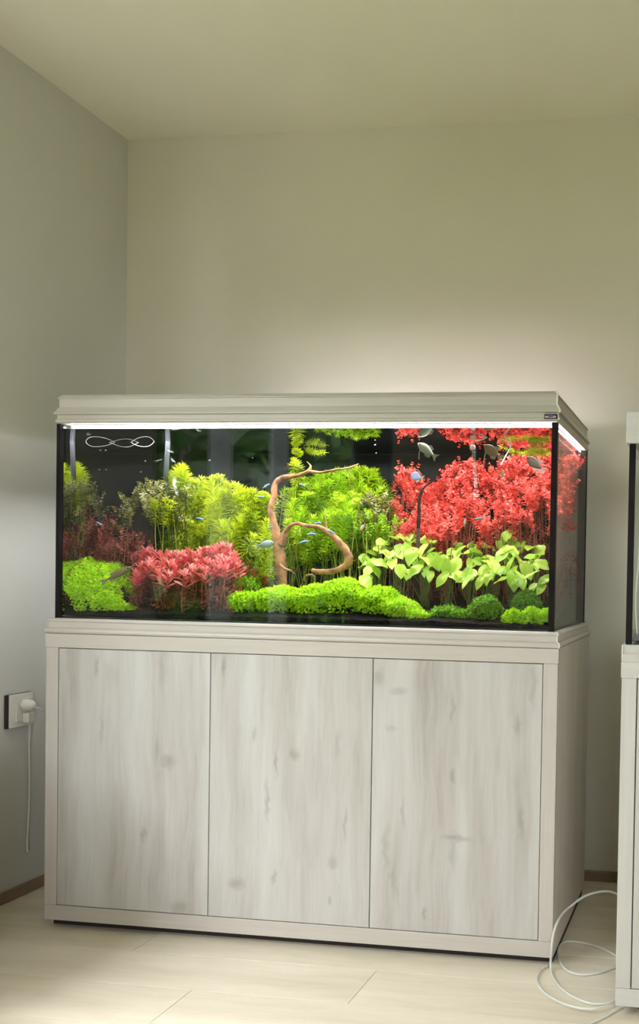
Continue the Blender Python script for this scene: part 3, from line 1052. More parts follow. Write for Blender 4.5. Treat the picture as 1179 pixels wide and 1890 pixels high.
# bright needle-leaved bushes
bush('needle_leaf_plant', 'tall yellow-green bush of needle-leaved stems left of the branch', 'aquatic plant', 'needle', 62, 318, 500,
     [(318, 878), (336, 858), (350, 878), (385, 888), (400, 872), (425, 890), (460, 905), (500, 915)], 105, 0.22, 0.33, 'needle_stem', 3, low='needle2', fol_tilt=0.5)
bush('needle_leaf_plant', 'bright green feathery bush behind and right of the upright branch', 'aquatic plant', 'needle2', 70, 525, 712,
     [(525, 905), (545, 895), (560, 885), (600, 872), (640, 868), (670, 862), (700, 874), (712, 900)], 85, 0.36, 0.53, 'needle_stem', 4, fol_tilt=0.5)
bush('needle_leaf_plant', 'single spiky yellow-green plant among the olive leaves on the left', 'aquatic plant', 'needle_small', 4, 275, 318,
     [(275, 925), (300, 918), (318, 928)], 16, 0.17, 0.2, 'needle_stem', 5, scale=1.15)
bush('needle_leaf_plant', 'pale pinkish needle-leaved tip rising left of the yellow-green bush', 'aquatic plant', 'needle_small', 2, 326, 342,
     [(326, 858), (342, 862)], 10, 0.26, 0.29, 'needle_stem', 6, scale=1.2)
bush('needle_leaf_plant', 'lone spiky tip behind the top of the branch', 'aquatic plant', 'needle_small', 2, 540, 552,
     [(540, 848), (552, 850)], 8, 0.46, 0.5, 'needle_stem', 7, scale=1.0)
# red stems
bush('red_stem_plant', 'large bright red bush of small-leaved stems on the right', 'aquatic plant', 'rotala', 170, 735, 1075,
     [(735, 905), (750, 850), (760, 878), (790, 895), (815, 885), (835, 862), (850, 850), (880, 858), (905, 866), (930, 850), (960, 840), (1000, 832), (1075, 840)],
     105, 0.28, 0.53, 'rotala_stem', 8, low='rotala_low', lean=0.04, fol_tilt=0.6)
bush('red_stem_plant', 'dark red-brown bush at the far left behind the green mound', 'aquatic plant', 'rotala_dark', 30, 152, 285,
     [(152, 985), (168, 952), (190, 968), (230, 972), (262, 985), (285, 1005)], 45, 0.13, 0.19, 'rotala_stem', 9, low='rotala_low')
# pink front plant
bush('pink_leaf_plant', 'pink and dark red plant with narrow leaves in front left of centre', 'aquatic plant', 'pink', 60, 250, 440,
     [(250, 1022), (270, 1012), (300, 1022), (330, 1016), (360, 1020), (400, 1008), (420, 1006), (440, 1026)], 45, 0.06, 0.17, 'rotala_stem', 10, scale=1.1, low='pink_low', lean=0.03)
bush('pink_leaf_plant', 'small dark pink plant between the pink plant and the branch', 'aquatic plant', 'pink', 9, 436, 492,
     [(436, 1042), (460, 1038), (492, 1058)], 14, 0.2, 0.26, 'rotala_stem', 11, scale=0.7, low='pink_low', lean=0.03)
# olive clumps
bush('olive_leaf_plant', 'olive-brown rounded clump of small leaves left of the yellow-green bush', 'aquatic plant', 'olive', 34, 225, 345,
     [(225, 945), (240, 910), (270, 890), (300, 892), (345, 905)], 55, 0.18, 0.25, 'dark_bark', 12, scale=1.0)
bush('olive_leaf_plant', 'mottled olive clump at the right end of the green feathery bush', 'aquatic plant', 'olive', 18, 665, 722,
     [(665, 925), (690, 908), (722, 925)], 45, 0.34, 0.42, 'dark_bark', 13, scale=0.9)
# leafy green between bush and branch
bush('green_leaf_plant', 'mid-green small-leaved plant at the left foot of the branch', 'aquatic plant', 'green', 40, 425, 500,
     [(425, 985), (450, 968), (475, 962), (500, 985)], 75, 0.24, 0.34, 'needle_stem', 16)
bush('green_leaf_plant', 'fresh green plant in front of the small pink plant', 'aquatic plant', 'green', 12, 432, 472,
     [(432, 1072), (450, 1062), (472, 1064)], 14, 0.13, 0.18, 'needle_stem', 17, scale=0.8)
bush('green_leaf_plant', 'sparse green plant behind the broad-leaved group', 'aquatic plant', 'green', 10, 655, 735,
     [(655, 948), (690, 944), (735, 955)], 28, 0.30, 0.34, 'needle_stem', 18, scale=0.9)


# floating tufts at the surface
def floating(label, px0, py0, px1, py1, Y, key, seed, n=5):
    rnd = random.Random(seed)
    a, b = at(px0, py0, Y), at(px1, py1, Y)
    a.z, b.z = min(a.z, WZ1 - 0.012), min(b.z, WZ1 - 0.012)
    root = thing('floating_plant', label, 'aquatic plant', tuple((a + b) / 2), 'cut stems floating at the surface')
    for i in range(n):
        p = a.lerp(b, (i + 0.5) / n) + Vector((0, rnd.uniform(-0.03, 0.03), rnd.uniform(-0.012, 0)))
        d = Vector((rnd.choice((-1, 1)), rnd.uniform(-0.8, 0.8), rnd.uniform(-0.5, 0.05))).normalized()
        st = MB().tube([p - d * 0.05, p], 0.0012, 4).obj('stem', 'needle_stem', root)
        o = bpy.data.objects.new('foliage', rnd.choice(FOL[key]))
        COL.objects.link(o)
        o.parent = st
        o.location = p - wloc(root)
        o.rotation_mode = 'QUATERNION'
        o.rotation_quaternion = Vector((0, 0, 1)).rotation_difference(d)
        o.scale = (0.6,) * 3
    return root


floating('pale green feathery tuft floating above the branch', 555, 822, 600, 826, 0.42, 'needle_small', 31, 3)
floating('yellow-green feathery stems floating at the right end', 945, 818, 1015, 826, 0.36, 'needle_small', 32, 8)


# ------------------------------------------------------------------ carpet mounds and moss
def mound(name, label, bumps, mat, n, seed, leaf=0.009, lw=0.006, cat='carpet plant'):
    """bumps: (px, py_top, Y, rx, ry) ellipsoidal cushions; small leaves cover their upper surface"""
    rnd = random.Random(seed)
    B = []
    for px, py, Y, rx, ry in bumps:
        p = at(px, py, Y)
        B.append((p.x, p.y, rx, ry, p.z))

    def h(x, y):
        best = -1
        for cx, cy, rx, ry, zt in B:
            q = ((x - cx) / rx) ** 2 + ((y - cy) / ry) ** 2
            if q < 1:
                g = soil_z(cx, cy) - 0.006
                best = max(best, g + (zt - 0.006 - g) * (1 - q) ** 0.5)
        if best < 0:
            return None
        return best + 0.007 * noise.noise(Vector((x * 32, y * 32, 0))) + 0.004 * noise.noise(Vector((x * 75, y * 75, 3)))
    xs0, xs1 = min(b[0] - b[2] for b in B), max(b[0] + b[2] for b in B)
    ys0, ys1 = min(b[1] - b[3] for b in B), max(b[1] + b[3] for b in B)
    xs0, xs1 = max(xs0, WX0 + 0.003), min(xs1, WX1 - 0.003)
    ys0, ys1 = max(ys0, WY0 + 0.004), min(ys1, 0.5)
    cx, cy = (xs0 + xs1) / 2, (ys0 + ys1) / 2
    root = thing(name, label, cat, (cx, cy, soil_z(cx, cy)), 'low green cushions on the soil')
    def tuck(x, y, z):
        """cushions bulge: below their middle the front recedes"""
        b = min(B, key=lambda q: ((x - q[0]) / q[2]) ** 2 + ((y - q[1]) / q[3]) ** 2)
        g_ = soil_z(x, y)
        hr = (z - g_) / max(0.01, b[4] - g_)
        if y < b[1] and hr < 0.6:
            y += (0.6 - max(0, hr)) * 1.1 * b[3]
        return Vector((x, y, z))
    # mat under the leaves
    g = 0.006
    m = MB()
    idx = {}
    ni, nj = int((xs1 - xs0) / g) + 1, int((ys1 - ys0) / g) + 1
    for j in range(nj):
        for i in range(ni):
            x, y = xs0 + i * g, ys0 + j * g
            z = h(x, y)
            if z is not None:
                idx[i, j] = len(m.v)
                m.v.append(tuck(x, y, max(soil_z(x, y) - 0.004, z - 0.004)))
    for (i, j) in idx:
        q = [(i, j), (i + 1, j), (i + 1, j + 1), (i, j + 1)]
        if all(k in idx for k in q):
            m.f.append(tuple(idx[k] for k in q))
    m.obj('mat', 'carpet_base', root, True)
    lf = MB()
    c = 0
    tries = 0
    while c < n and tries < n * 8:
        tries += 1
        x, y = rnd.uniform(xs0, xs1), rnd.uniform(ys0, ys1)
        z = h(x, y)
        if z is None:
            continue
        e = 0.004
        zx, zy = h(x + e, y), h(x, y - e)
        nx_ = -((zx if zx is not None else z - 0.02) - z) / e
        ny_ = ((zy if zy is not None else z - 0.02) - z) / e
        nn = Vector((nx_, ny_, 1))
        if rnd.random() > min(1, 0.35 * nn.length):
            continue
        nn = Vector((max(-3, min(3, nx_)), max(-3, min(3, ny_)), 1)).normalized()
        depth = rnd.random() ** 2 * 0.006
        if zy is None and rnd.random() < 0.6:
            zz = rnd.uniform(soil_z(x, y), z)
        else:
            zz = z - depth
        d = (rand_dir(rnd) + nn * 0.55)
        sc = rnd.uniform(0.7, 1.25)
        leaf_quads(lf, tuck(x, y, zz), d, nn + rand_dir(rnd) * 0.6 + Vector((0, 0, 0.5)), leaf * sc, lw * sc, 0.2, 2)
        c += 1
    o = lf.obj('leaf_cover', mat, root)
    o['kind'] = 'stuff'
    return root


mound('carpet_plant', 'bright green leafy cushion in the left front corner',
      [(150, 1024, 0.15, 0.13, 0.13), (205, 1036, 0.15, 0.08, 0.11), (140, 1062, 0.075, 0.07, 0.045), (195, 1090, 0.07, 0.06, 0.04), (228, 1112, 0.07, 0.035, 0.03)], 'carpet', 14000, 41)
mound('carpet_plant', 'long bright green cushion along the front middle of the aquarium',
      [(455, 1088, 0.13, 0.055, 0.085), (520, 1080, 0.15, 0.09, 0.11), (590, 1076, 0.15, 0.09, 0.11), (638, 1066, 0.16, 0.09, 0.12), (700, 1080, 0.15, 0.075, 0.10), (740, 1102, 0.12, 0.06, 0.08), (770, 1124, 0.08, 0.035, 0.05)],
      'carpet', 24000, 42)
mound('carpet_plant', 'small vivid green cushion at the right front corner',
      [(948, 1124, 0.06, 0.032, 0.028), (980, 1120, 0.06, 0.04, 0.03), (1012, 1122, 0.06, 0.045, 0.032)], 'carpet', 4000, 43)
mound('moss_clump', 'dark green round moss clump left of the vivid corner cushion', [(898, 1096, 0.10, 0.045, 0.05), (880, 1112, 0.09, 0.03, 0.03)], 'moss', 2600, 44, 0.010, 0.004, 'moss')
mound('moss_clump', 'shaded moss clump behind the vivid corner cushion', [(972, 1086, 0.16, 0.045, 0.05)], 'moss', 1800, 45, 0.010, 0.004, 'moss')
mound('moss_clump', 'low dark moss right of the long green cushion', [(822, 1116, 0.12, 0.05, 0.05), (852, 1122, 0.10, 0.04, 0.04)], 'moss', 1800, 46, 0.010, 0.004, 'moss')


# ------------------------------------------------------------------ broad-leaved plants
def broad_leaf_mesh(seed):
    rnd = random.Random(seed)
    L, Wd = 0.046, 0.033 * rnd.uniform(0.85, 1.1)
    cup, droop, wav = rnd.uniform(0.15, 0.4), rnd.uniform(0.15, 0.5), rnd.uniform(0.001, 0.003)
    vs, fs = [], []
    n, k = 8, 6
    for i in range(n + 1):
        t = i / n
        wd = Wd * 0.5 * (math.sin(PI * t ** 0.72) ** 0.8 if 0 < t < 1 else 0.03)
        for j in range(k + 1):
            s = j / k * 2 - 1
            x = L * t - (0.006 * abs(s) if t < 0.15 else 0)
            z = abs(s) * wd * cup - droop * L * t * t * 0.6 + wav * math.sin(t * 9 + s * 2 + seed)
            vs.append((x, s * wd, z))
    for i in range(n):
        for j in range(k):
            a = i * (k + 1) + j
            fs.append((a, a + 1, a + k + 2, a + k + 1))
    return MB().add(vs, fs).mesh('broad_leaf', 'broad', True)


BL = [broad_leaf_mesh(s) for s in range(6)]
crowns = [(700, 'leftmost'), (742, ''), (785, ''), (828, ''), (868, ''), (905, ''), (945, ''), (985, '')]
blabels = ['broad-leaved yellow-green plant at the left end of its row, right of the driftwood',
           'broad-leaved plant second from the left in its row',
           'broad-leaved plant third from the left, with the tallest yellow leaf',
           'broad-leaved plant in the left middle of its row, below the dark stick',
           'broad-leaved plant in the right middle of its row',
           'broad-leaved plant third from the right end of its row, with low hanging leaves',
           'broad-leaved plant second from the right end of its row, with tall leaves',
           'broad-leaved plant at the right end of its row, beside the black seam']
rnd = random.Random(77)
CR = []
for (px, _), lb in zip(crowns, blabels):
    p = at(px, 1100, 0.26)
    CR.append(thing('broad_leaf_plant', lb, 'aquatic plant', (p.x, 0.26, soil_z(p.x, 0.26)), 'row of broad-leaved plants'))
top_b = [(665, 1018), (690, 1000), (710, 985), (750, 978), (800, 985), (830, 1000), (870, 998), (905, 1002), (935, 985), (965, 995), (1000, 1012), (1012, 1030)]
pts_used = []
tries = 0
while len(pts_used) < 150 and tries < 6000:
    tries += 1
    px = rnd.uniform(668, 1012)
    u = rnd.random() ** 1.15
    py = interp(top_b, px) + 6 + u * 78
    if py > 1088:
        continue
    Y = 0.33 - 0.19 * min(1, u * 1.25) + rnd.uniform(-0.03, 0.05)
    p = at(px, py, Y)
    p.x = min(p.x, WX1 - 0.035)
    if any((p - q).length < 0.0165 for q in pts_used):
        continue
    pts_used.append(p)
    c = min(CR, key=lambda o: abs(o.location.x - p.x) + rnd.uniform(0, 0.03))
    out = Vector((p.x - c.location.x, p.y - c.location.y, 0))
    ang = math.atan2(out.y, out.x) + rnd.uniform(-0.9, 0.9) if out.length > 0.02 else rnd.uniform(0, 6.28)
    if rnd.random() < 0.35:
        ang = -PI / 2 + rnd.uniform(-1.1, 1.1)
    pitch = rnd.uniform(-0.25, 0.75) + (0.25 if u > 0.5 else 0)      # downwards
    roll_ = rnd.uniform(-0.5, 0.5)
    M = Matrix.Rotation(ang, 4, 'Z') @ Matrix.Rotation(pitch, 4, 'Y') @ Matrix.Rotation(roll_, 4, 'X')
    # face tipped a little towards the open front
    M = Matrix.Rotation(rnd.uniform(0.1, 0.6), 4, 'X') @ M
    sc = rnd.uniform(0.75, 1.25)
    b0 = p - M.to_3x3() @ Vector((0.022 * sc, 0, 0))
    b0.x = min(b0.x, WX1 - 0.02)
    leaf = inst('leaf', rnd.choice(BL), c, b0, M.to_quaternion(), sc)
    # petiole, in the leaf's own space
    Mi = (Matrix.Translation(b0) @ M @ Matrix.Scale(sc, 4)).inverted()
    root_p = Vector((c.location.x + rnd.uniform(-0.012, 0.012), c.location.y + rnd.uniform(-0.012, 0.012), c.location.z - 0.003))
    mid = root_p.lerp(b0, 0.6) + Vector((0, 0, 0.012))
    pp = smooth_path([root_p, mid, b0], 4)
    me = MB().tube([Mi @ Vector(q) for q in pp], 0.0012 / sc, 4).mesh('petiole', 'petiole', True)
    po = bpy.data.objects.new('petiole', me)
    COL.objects.link(po)
    po.parent = leaf

# ------------------------------------------------------------------ driftwood
def wood_tube(pts, k=5, n=9, seed=0, rough=0.18):
    P = smooth_path(pts, k)
    mb = MB().tube([p[:3] for p in P], [p[3] for p in P], n)
    for i, v in enumerate(mb.v):
        c = Vector(P[min(i // n, len(P) - 1)][:3])
        r = P[min(i // n, len(P) - 1)][3]
        mb.v[i] = v + (v - c).normalized() * r * rough * 2 * noise.noise(v * 60 + Vector((seed, 0, 0)))
    return mb


def W_(px, py, Y, r):
    p = at(px, py, Y)
    return (p.x, p.y, p.z, r)


g = at(518, 1078, 0.27)
dw = thing('driftwood', 'brown driftwood with an upright trunk and an arching branch in the middle', 'driftwood', (g.x, 0.27, soil_z(g.x, 0.27)))
wood_tube([(g.x + 0.004, 0.27, soil_z(g.x, 0.27) - 0.01, 0.021), W_(516, 1040, 0.27, 0.019), W_(512, 1000, 0.27, 0.015), W_(505, 965, 0.27, 0.011), W_(499, 940, 0.27, 0.0095), W_(506, 915, 0.28, 0.0095),
           W_(508, 893, 0.29, 0.010), W_(524, 882, 0.30, 0.009), W_(548, 878, 0.31, 0.0065), W_(568, 870, 0.31, 0.0058), W_(573, 860, 0.31, 0.003), W_(566, 852, 0.31, 0.001)], seed=1).obj('trunk', 'bark', dw, True)
wood_tube([W_(568, 869, 0.31, 0.005), W_(590, 872, 0.30, 0.004), W_(620, 867, 0.30, 0.0036), W_(645, 863, 0.31, 0.003), W_(662, 856, 0.32, 0.0015)], seed=2).obj('twig', 'bark', dw, True)
wood_tube([W_(520, 1005, 0.26, 0.012), W_(526, 985, 0.25, 0.009), W_(534, 972, 0.24, 0.006), W_(548, 966, 0.23, 0.0058), W_(568, 971, 0.22, 0.0062), W_(590, 973, 0.21, 0.0068), W_(610, 986, 0.20, 0.009),
           W_(630, 1006, 0.20, 0.012), W_(643, 1028, 0.20, 0.0135), W_(637, 1045, 0.20, 0.011), W_(612, 1054, 0.19, 0.009), W_(590, 1055, 0.18, 0.0085), W_(576, 1053, 0.18, 0.007)], seed=3).obj('arching_branch', 'bark', dw, True)
wood_tube([W_(516, 1042, 0.26, 0.006), W_(526, 1050, 0.22, 0.004), W_(536, 1053, 0.20, 0.003), W_(544, 1060, 0.19, 0.0015)], seed=4).obj('twig', 'bark', dw, True)
wood_tube([W_(604, 980, 0.21, 0.003), W_(601, 962, 0.22, 0.0022), W_(600, 948, 0.23, 0.001)], seed=5).obj('twig', 'bark', dw, True)
st = wood_tube([W_(772, 975, 0.27, 0.006), W_(773, 945, 0.27, 0.0055), W_(774, 920, 0.27, 0.005), W_(781, 902, 0.27, 0.0035), W_(797, 888, 0.27, 0.0012)], seed=6)
g2 = at(772, 975, 0.27)
st2 = [(g2.x, 0.27, soil_z(g2.x, 0.27) - 0.005, 0.007), (g2.x, 0.27, g2.z, 0.006)]
st.tube([q[:3] for q in st2], [q[3] for q in st2], 9)
tag(st.obj('wood_stick', 'dark_bark', None, True, (g2.x, 0.27, soil_z(g2.x, 0.27))), 'dark curved stick standing in front of the red bush', 'stick')
g3 = at(590, 1070, 0.17)
arch = wood_tube([W_(562, 1074, 0.16, 0.002), W_(564, 1064, 0.16, 0.0026), W_(571, 1061, 0.16, 0.003), W_(579, 1063, 0.16, 0.0026), W_(581, 1074, 0.16, 0.002)], seed=8)
tag(arch.obj('twig', 'tan_scales', None, True, tuple(at(572, 1074, 0.16))), 'tiny pale arched twig lying on the long green cushion', 'twig')


# ------------------------------------------------------------------ fish
def fish(label, px, py, Y, ex, ey, mat, fin='fin', deep=0.34, thick=0.14, feelers=False, name='fish', group=None, stripe=None, eyes=True):
    """head at (px,py), tail tip at (ex,ey); deep / thick are fractions of the length"""
    h, t = at(px, py, Y), at(ex, ey, Y)
    ax = (h - t)
    L = ax.length
    ax.normalize()
    sidev = Vector((0, -1, 0))
    upv = sidev.cross(ax)
    if upv.z < 0:
        upv = -upv
    sidev = ax.cross(upv)
    root = thing(name, label, 'fish', tuple((h + t) / 2), group)

    def P(u, s, v):                    # u along (0 nose .. 1 tail tip), s side, v up: fractions of the length
        return h - ax * (u * L) + sidev * (s * L) + upv * (v * L)
    prof_ = [(0.0, 0.06), (0.05, 0.35), (0.15, 0.75), (0.30, 1.0), (0.45, 0.95), (0.60, 0.65), (0.72, 0.32), (0.78, 0.24)]
    n = 10
    vs, fs = [], []
    for u, k in prof_:
        for i in range(n):
            a = 2 * PI * i / n
            vs.append(P(u, math.sin(a) * thick / 2 * min(1, k + 0.1), math.cos(a) * deep / 2 * k))
    for j in range(len(prof_) - 1):
        for i in range(n):
            fs.append((j * n + i, j * n + (i + 1) % n, (j + 1) * n + (i + 1) % n, (j + 1) * n + i))
    fs += [tuple(range(n)), tuple(reversed(range((len(prof_) - 1) * n, len(prof_) * n)))]
    MB().add(vs, fs).obj('body', mat, root, True, recalc=True)

    def finobj(nm, poly):
        m = MB()
        th = 0.006
        k = len(poly)
        m.add([P(u, -th, v) for u, v in poly] + [P(u, th, v) for u, v in poly],
              [tuple(range(k)), tuple(reversed(range(k, 2 * k)))] + [(i, (i + 1) % k, k + (i + 1) % k, k + i) for i in range(k)])
        m.obj(nm, fin, root, recalc=True)
    finobj('tail_fin', [(0.76, deep * 0.10), (0.76, -deep * 0.10), (0.98, -deep * 0.48), (0.92, 0), (1.0, deep * 0.48)])
    finobj('dorsal_fin', [(0.34, deep * 0.46), (0.62, deep * 0.26), (0.68, deep * 0.52), (0.50, deep * 0.72)])
    finobj('anal_fin', [(0.45, -deep * 0.44), (0.70, -deep * 0.15), (0.72, -deep * 0.50), (0.55, -deep * 0.66)])
    if eyes:
        for s in (-1, 1):
            MB().ball(P(0.10, s * thick * 0.30, deep * 0.08), L * 0.028, 8, 5).obj('eye', 'eye', root, True)
    if feelers:
        for s in (-0.03, 0.03):
            MB().tube([P(0.22, s, -deep * 0.4), P(0.30, s * 1.5, -deep * 0.9), P(0.42, s * 2, -deep * 1.35)], 0.0007, 5).obj('feeler', fin, root)
    if stripe:
        for s in (-1, 1):
            m = MB()
            q = [(0.04, 0.06), (0.2, 0.13), (0.45, 0.14), (0.74, 0.07)]
            vs2 = [P(u, s * (thick * 0.5 * 1.12), v * deep * 2.2 + 0.012) for u, v in q] + [P(u, s * (thick * 0.5 * 1.12), v * deep * 2.2 - 0.085) for u, v in q]
            vs2 += [P(u, s * (thick * 0.2), v * deep * 2.2 + 0.012) for u, v in q] + [P(u, s * (thick * 0.2), v * deep * 2.2 - 0.085) for u, v in q]
            f2 = []
            for i in range(3):
                f2 += [(i, i + 1, 5 + i, 4 + i), (8 + i, 12 + i, 13 + i, 9 + i), (i, 8 + i, 9 + i, i + 1), (4 + i, 5 + i, 13 + i, 12 + i)]
            f2 += [(0, 4, 12, 8), (3, 11, 15, 7)]
            m.add(vs2, f2).obj('blue_stripe', stripe, root, recalc=True)
    return root


neons = [(498, 893, 484, 901, 'small blue-striped fish just left of the branch bend, upper of two'),
         (486, 917, 474, 916, 'small blue-striped fish left of the branch bend, lower of two'),
         (362, 956, 379, 959, 'small blue-striped fish in front of the yellow-green bush'),
         (494, 975, 506, 971, 'small blue-striped fish crossing the upright trunk'),
         (552, 893, 566, 898, 'small dim blue-striped fish near the top of the green feathery bush'),
         (594, 965, 577, 966, 'small blue-striped fish just above the arching branch'),
         (567, 986, 587, 985, 'small blue-striped fish just under the arching branch'),
         (605, 978, 621, 987, 'small blue-striped fish at the right shoulder of the arching branch'),
         (553, 1002, 573, 997, 'small blue-striped fish lowest under the arching branch'),
         (178, 963, 190, 971, 'small blue-striped fish above the dark red bush at the left')]
for a, b, c, d, lb in neons:
    fish(lb, a, b, 0.17 if a > 480 else (0.12 if a > 300 else 0.05), c, d, 'neon_body', 'fin', 0.26, 0.15, name='striped_fish', group='small blue-striped fish', stripe='neon_blue', eyes=False)
fish('small violet-blue fish in front of the red bush', 876, 958, 0.25, 896, 955, 'neon_body', 'fin', 0.24, 0.14, name='striped_fish', group='small blue-striped fish', stripe='pearl', eyes=False)
fish('silvery white fish hanging head-up in dark water left of the red bush', 771, 818, 0.25, 807, 846, 'silver', 'fin', 0.36, 0.15, True)
fish('tan fish with feelers near the surface above the red bush', 893, 822, 0.20, 928, 848, 'tan_scales', 'fin', 0.42, 0.16, True)
fish('brown-grey fish in front of the red bush near the right seam', 972, 844, 0.18, 1006, 870, 'brown_scales', 'fin_dark', 0.42, 0.16)
fish('pale blue fish among the tips of the red bush', 758, 876, 0.22, 782, 884, 'pearl', 'fin', 0.62, 0.2)
fish('small olive fish below the tan fish with feelers', 926, 866, 0.2, 928, 884, 'tan_scales', 'fin', 0.4, 0.16)
fish('tiny pale fish hanging upright in front of the red stems', 859, 957, 0.22, 856, 972, 'silver', 'fin', 0.3, 0.16)
fish('silvery teal fish at the left foot of the branch', 506, 1002, 0.14, 470, 1008, 'teal_scales', 'fin', 0.36, 0.14)
fish('slim olive-brown fish slanting over the left green cushion', 244, 1046, 0.05, 184, 1077, 'olive_scales', 'fin_dark', 0.17, 0.12)
fish('small pink fish right of the driftwood arch', 664, 979, 0.2, 675, 965, 'pink_scales', 'fin', 0.36, 0.16)
fish('pale green fish near the surface at the left of the clear pipe', 858, 800, 0.16, 832, 796, 'teal_scales', 'fin', 0.4, 0.15)

# ------------------------------------------------------------------ pipes and hoses in the tank
def tube_thing(name, label, cat, pts, r, mat, n=8, group=None, k=5):
    P = [Vector(p) for p in smooth_path([tuple(p) for p in pts], k)]
    b = min(P, key=lambda q: q.z)
    return tag(MB().tube(P, r, n).obj(name, mat, None, True, tuple(b)), label, cat, group)


p2 = thing('filter_pipe', 'grey upright pipe behind the olive clump', 'pipe', tuple(at(303, 960, 0.28)))
MB().tube([at(303, 960, 0.28), at(306, 880, 0.28), at(311, 800, 0.28)], 0.0072, 10).obj('pipe', 'pipe', p2, True)
MB().tube([at(303, 960, 0.28), at(302, 990, 0.28)], 0.0105, 10).obj('strainer', 'black_plastic', p2, True)
tube_thing('air_hose', 'pale clear hose slanting from the left end pane to the hood', 'hose', [at(113, 826, 0.09), at(150, 806, 0.12), at(196, 792, 0.16)], 0.0034, 'hose', 8)  # tube stands in for a pale brace and reflection line
tube_thing('air_hose', 'thin white hose coiled under the surface at the left', 'hose',
           [at(x, y, Y) for x, y, Y in ((132, 800, 0.30), (165, 804, 0.30), (195, 806, 0.31), (212, 819, 0.31), (235, 825, 0.31), (257, 816, 0.30), (276, 806, 0.29), (284, 815, 0.28), (272, 824, 0.28), (252, 822, 0.29), (238, 812, 0.30), (246, 806, 0.31), (262, 812, 0.31))], 0.0009, 'hose', 6)
tube_thing('air_hose', 'short white hose loop beside the slanting pipe', 'hose', [at(x, y, 0.3) for x, y in ((177, 824), (179, 812), (184, 806), (188, 814), (190, 824))], 0.0018, 'white_plastic', 6)
cp = thing('intake_pipe', 'clear upright pipe with white clips in front of the red bush', 'pipe', tuple(at(878, 900, 0.2)))
MB().tube([at(872, 800, 0.2), at(878, 900, 0.2)], 0.005, 10).obj('pipe', 'clear_pipe', cp, True)
for py in (806, 826):
    q = at(872, py, 0.2)
    MB().ball(q, 0.009, 10, 6, (1, 0.8, 0.9)).obj('clip', 'white_plastic', cp, True)
q0, q1 = at(876, 814, 0.2), at(900, 806, 0.2)
MB().tube([q0, at(890, 812, 0.2), q1], 0.0016, 6).obj('bracket', 'white_plastic', cp, True)
tube_thing('outlet_tube', 'thin white bent tube above the red bush at the right', 'tube', [at(926, 798, 0.16), at(936, 812, 0.16), at(943, 822, 0.16), at(934, 840, 0.16), at(924, 858, 0.16)], 0.0022, 'white_plastic', 8, k=3)
for i, (x, y, Y, r, lb) in enumerate(((195, 831, 0.2, 0.0028, 'ochre speck drifting below the coiled hose'), (196, 867, 0.2, 0.0022, 'white speck drifting between the two grey pipes, lowest'),
                                      (268, 851, 0.2, 0.0026, 'white speck drifting left of the upright pipe, upper'), (260, 871, 0.2, 0.0018, 'white speck drifting left of the upright pipe, lower'),
                                      (692, 821, 0.3, 0.0026, 'white speck in dark water left of the silvery fish'), (636, 812, 0.3, 0.002, 'white speck in dark water above the green feathery bush'),
                                      (466, 845, 0.3, 0.0016, 'faint speck in dark water above the yellow-green bush'), (694, 836, 0.3, 0.0014, 'tiny white speck below the larger one left of the silvery fish'))):
    tag(MB().ball(at(x, y, Y), r, 7, 5, (1, 0.6, 0.7)).obj('food_flake', 'white_plastic', None, True, tuple(at(x, y, Y))), lb, 'speck', 'specks drifting in the water')

# ------------------------------------------------------------------ second aquarium at the right edge
Y2, X2 = -0.241, 1.6955
W2, D2 = 1.0, 0.4
c2 = thing('aquarium_cabinet', 'grey oak cabinet cut off by the right picture edge', 'cabinet', (X2 + W2 / 2, Y2 + D2 / 2, 0))
MB().box(X2, X2 + 0.018, Y2 + 0.019, Y2 + D2, 0.0246, 0.851).obj('side_panel', 'grey_oak_v', c2)
MB().box(X2 + W2 - 0.018, X2 + W2, Y2 + 0.019, Y2 + D2, 0.0246, 0.851).obj('side_panel', 'grey_oak_v', c2)
MB().box(X2 + 0.018, X2 + W2 - 0.018, Y2 + 0.02, Y2 + D2, 0.833, 0.851).obj('top_panel', 'grey_oak', c2)
MB().box(X2 + 0.018, X2 + W2 - 0.018, Y2 + 0.02, Y2 + D2, 0.0246, 0.042).obj('bottom_panel', 'grey_oak', c2)
MB().box(X2 + 0.02, X2 + W2 - 0.02, Y2 + 0.0185, Y2 + 0.028, 0.045, 0.83).obj('carcass_front', 'gap', c2)
MB().bevel_box(X2 - 0.002, X2 + W2 + 0.002, Y2 - 0.002, Y2 + 0.0185, 0.812, 0.851, 0.0015).obj('top_rail', 'grey_oak', c2)
MB().bevel_box(X2, X2 + 0.036, Y2, Y2 + 0.0185, 0.068, 0.812, 0.0015).obj('stile', 'grey_oak_v', c2)
MB().bevel_box(X2 + W2 - 0.036, X2 + W2, Y2, Y2 + 0.0185, 0.068, 0.812, 0.0015).obj('stile', 'grey_oak_v', c2)
MB().bevel_box(X2, X2 + W2, Y2, Y2 + 0.0185, 0.0246, 0.0675, 0.0015).obj('bottom_rail', 'grey_oak', c2)
for a, b in ((0.0385, 0.499), (0.501, 0.9615)):
    MB().bevel_box(X2 + a, X2 + b, Y2 + 0.001, Y2 + 0.0185, 0.0695, 0.81, 0.0012).obj('door', 'door_plain', c2)
for fx in (0.07, 0.93):
    for fy in (0.06, D2 - 0.06):
        MB().tube([(X2 + fx, Y2 + fy, 0.0), (X2 + fx, Y2 + fy, 0.006), (X2 + fx, Y2 + fy, 0.0061), (X2 + fx, Y2 + fy, 0.0246)], [0.022, 0.022, 0.012, 0.012], 12).obj('levelling_foot', 'black_plastic', c2)
t2 = thing('aquarium', 'second, nearly empty aquarium cut off by the right picture edge', 'aquarium', (X2 + W2 / 2, Y2 + D2 / 2, 0.851))
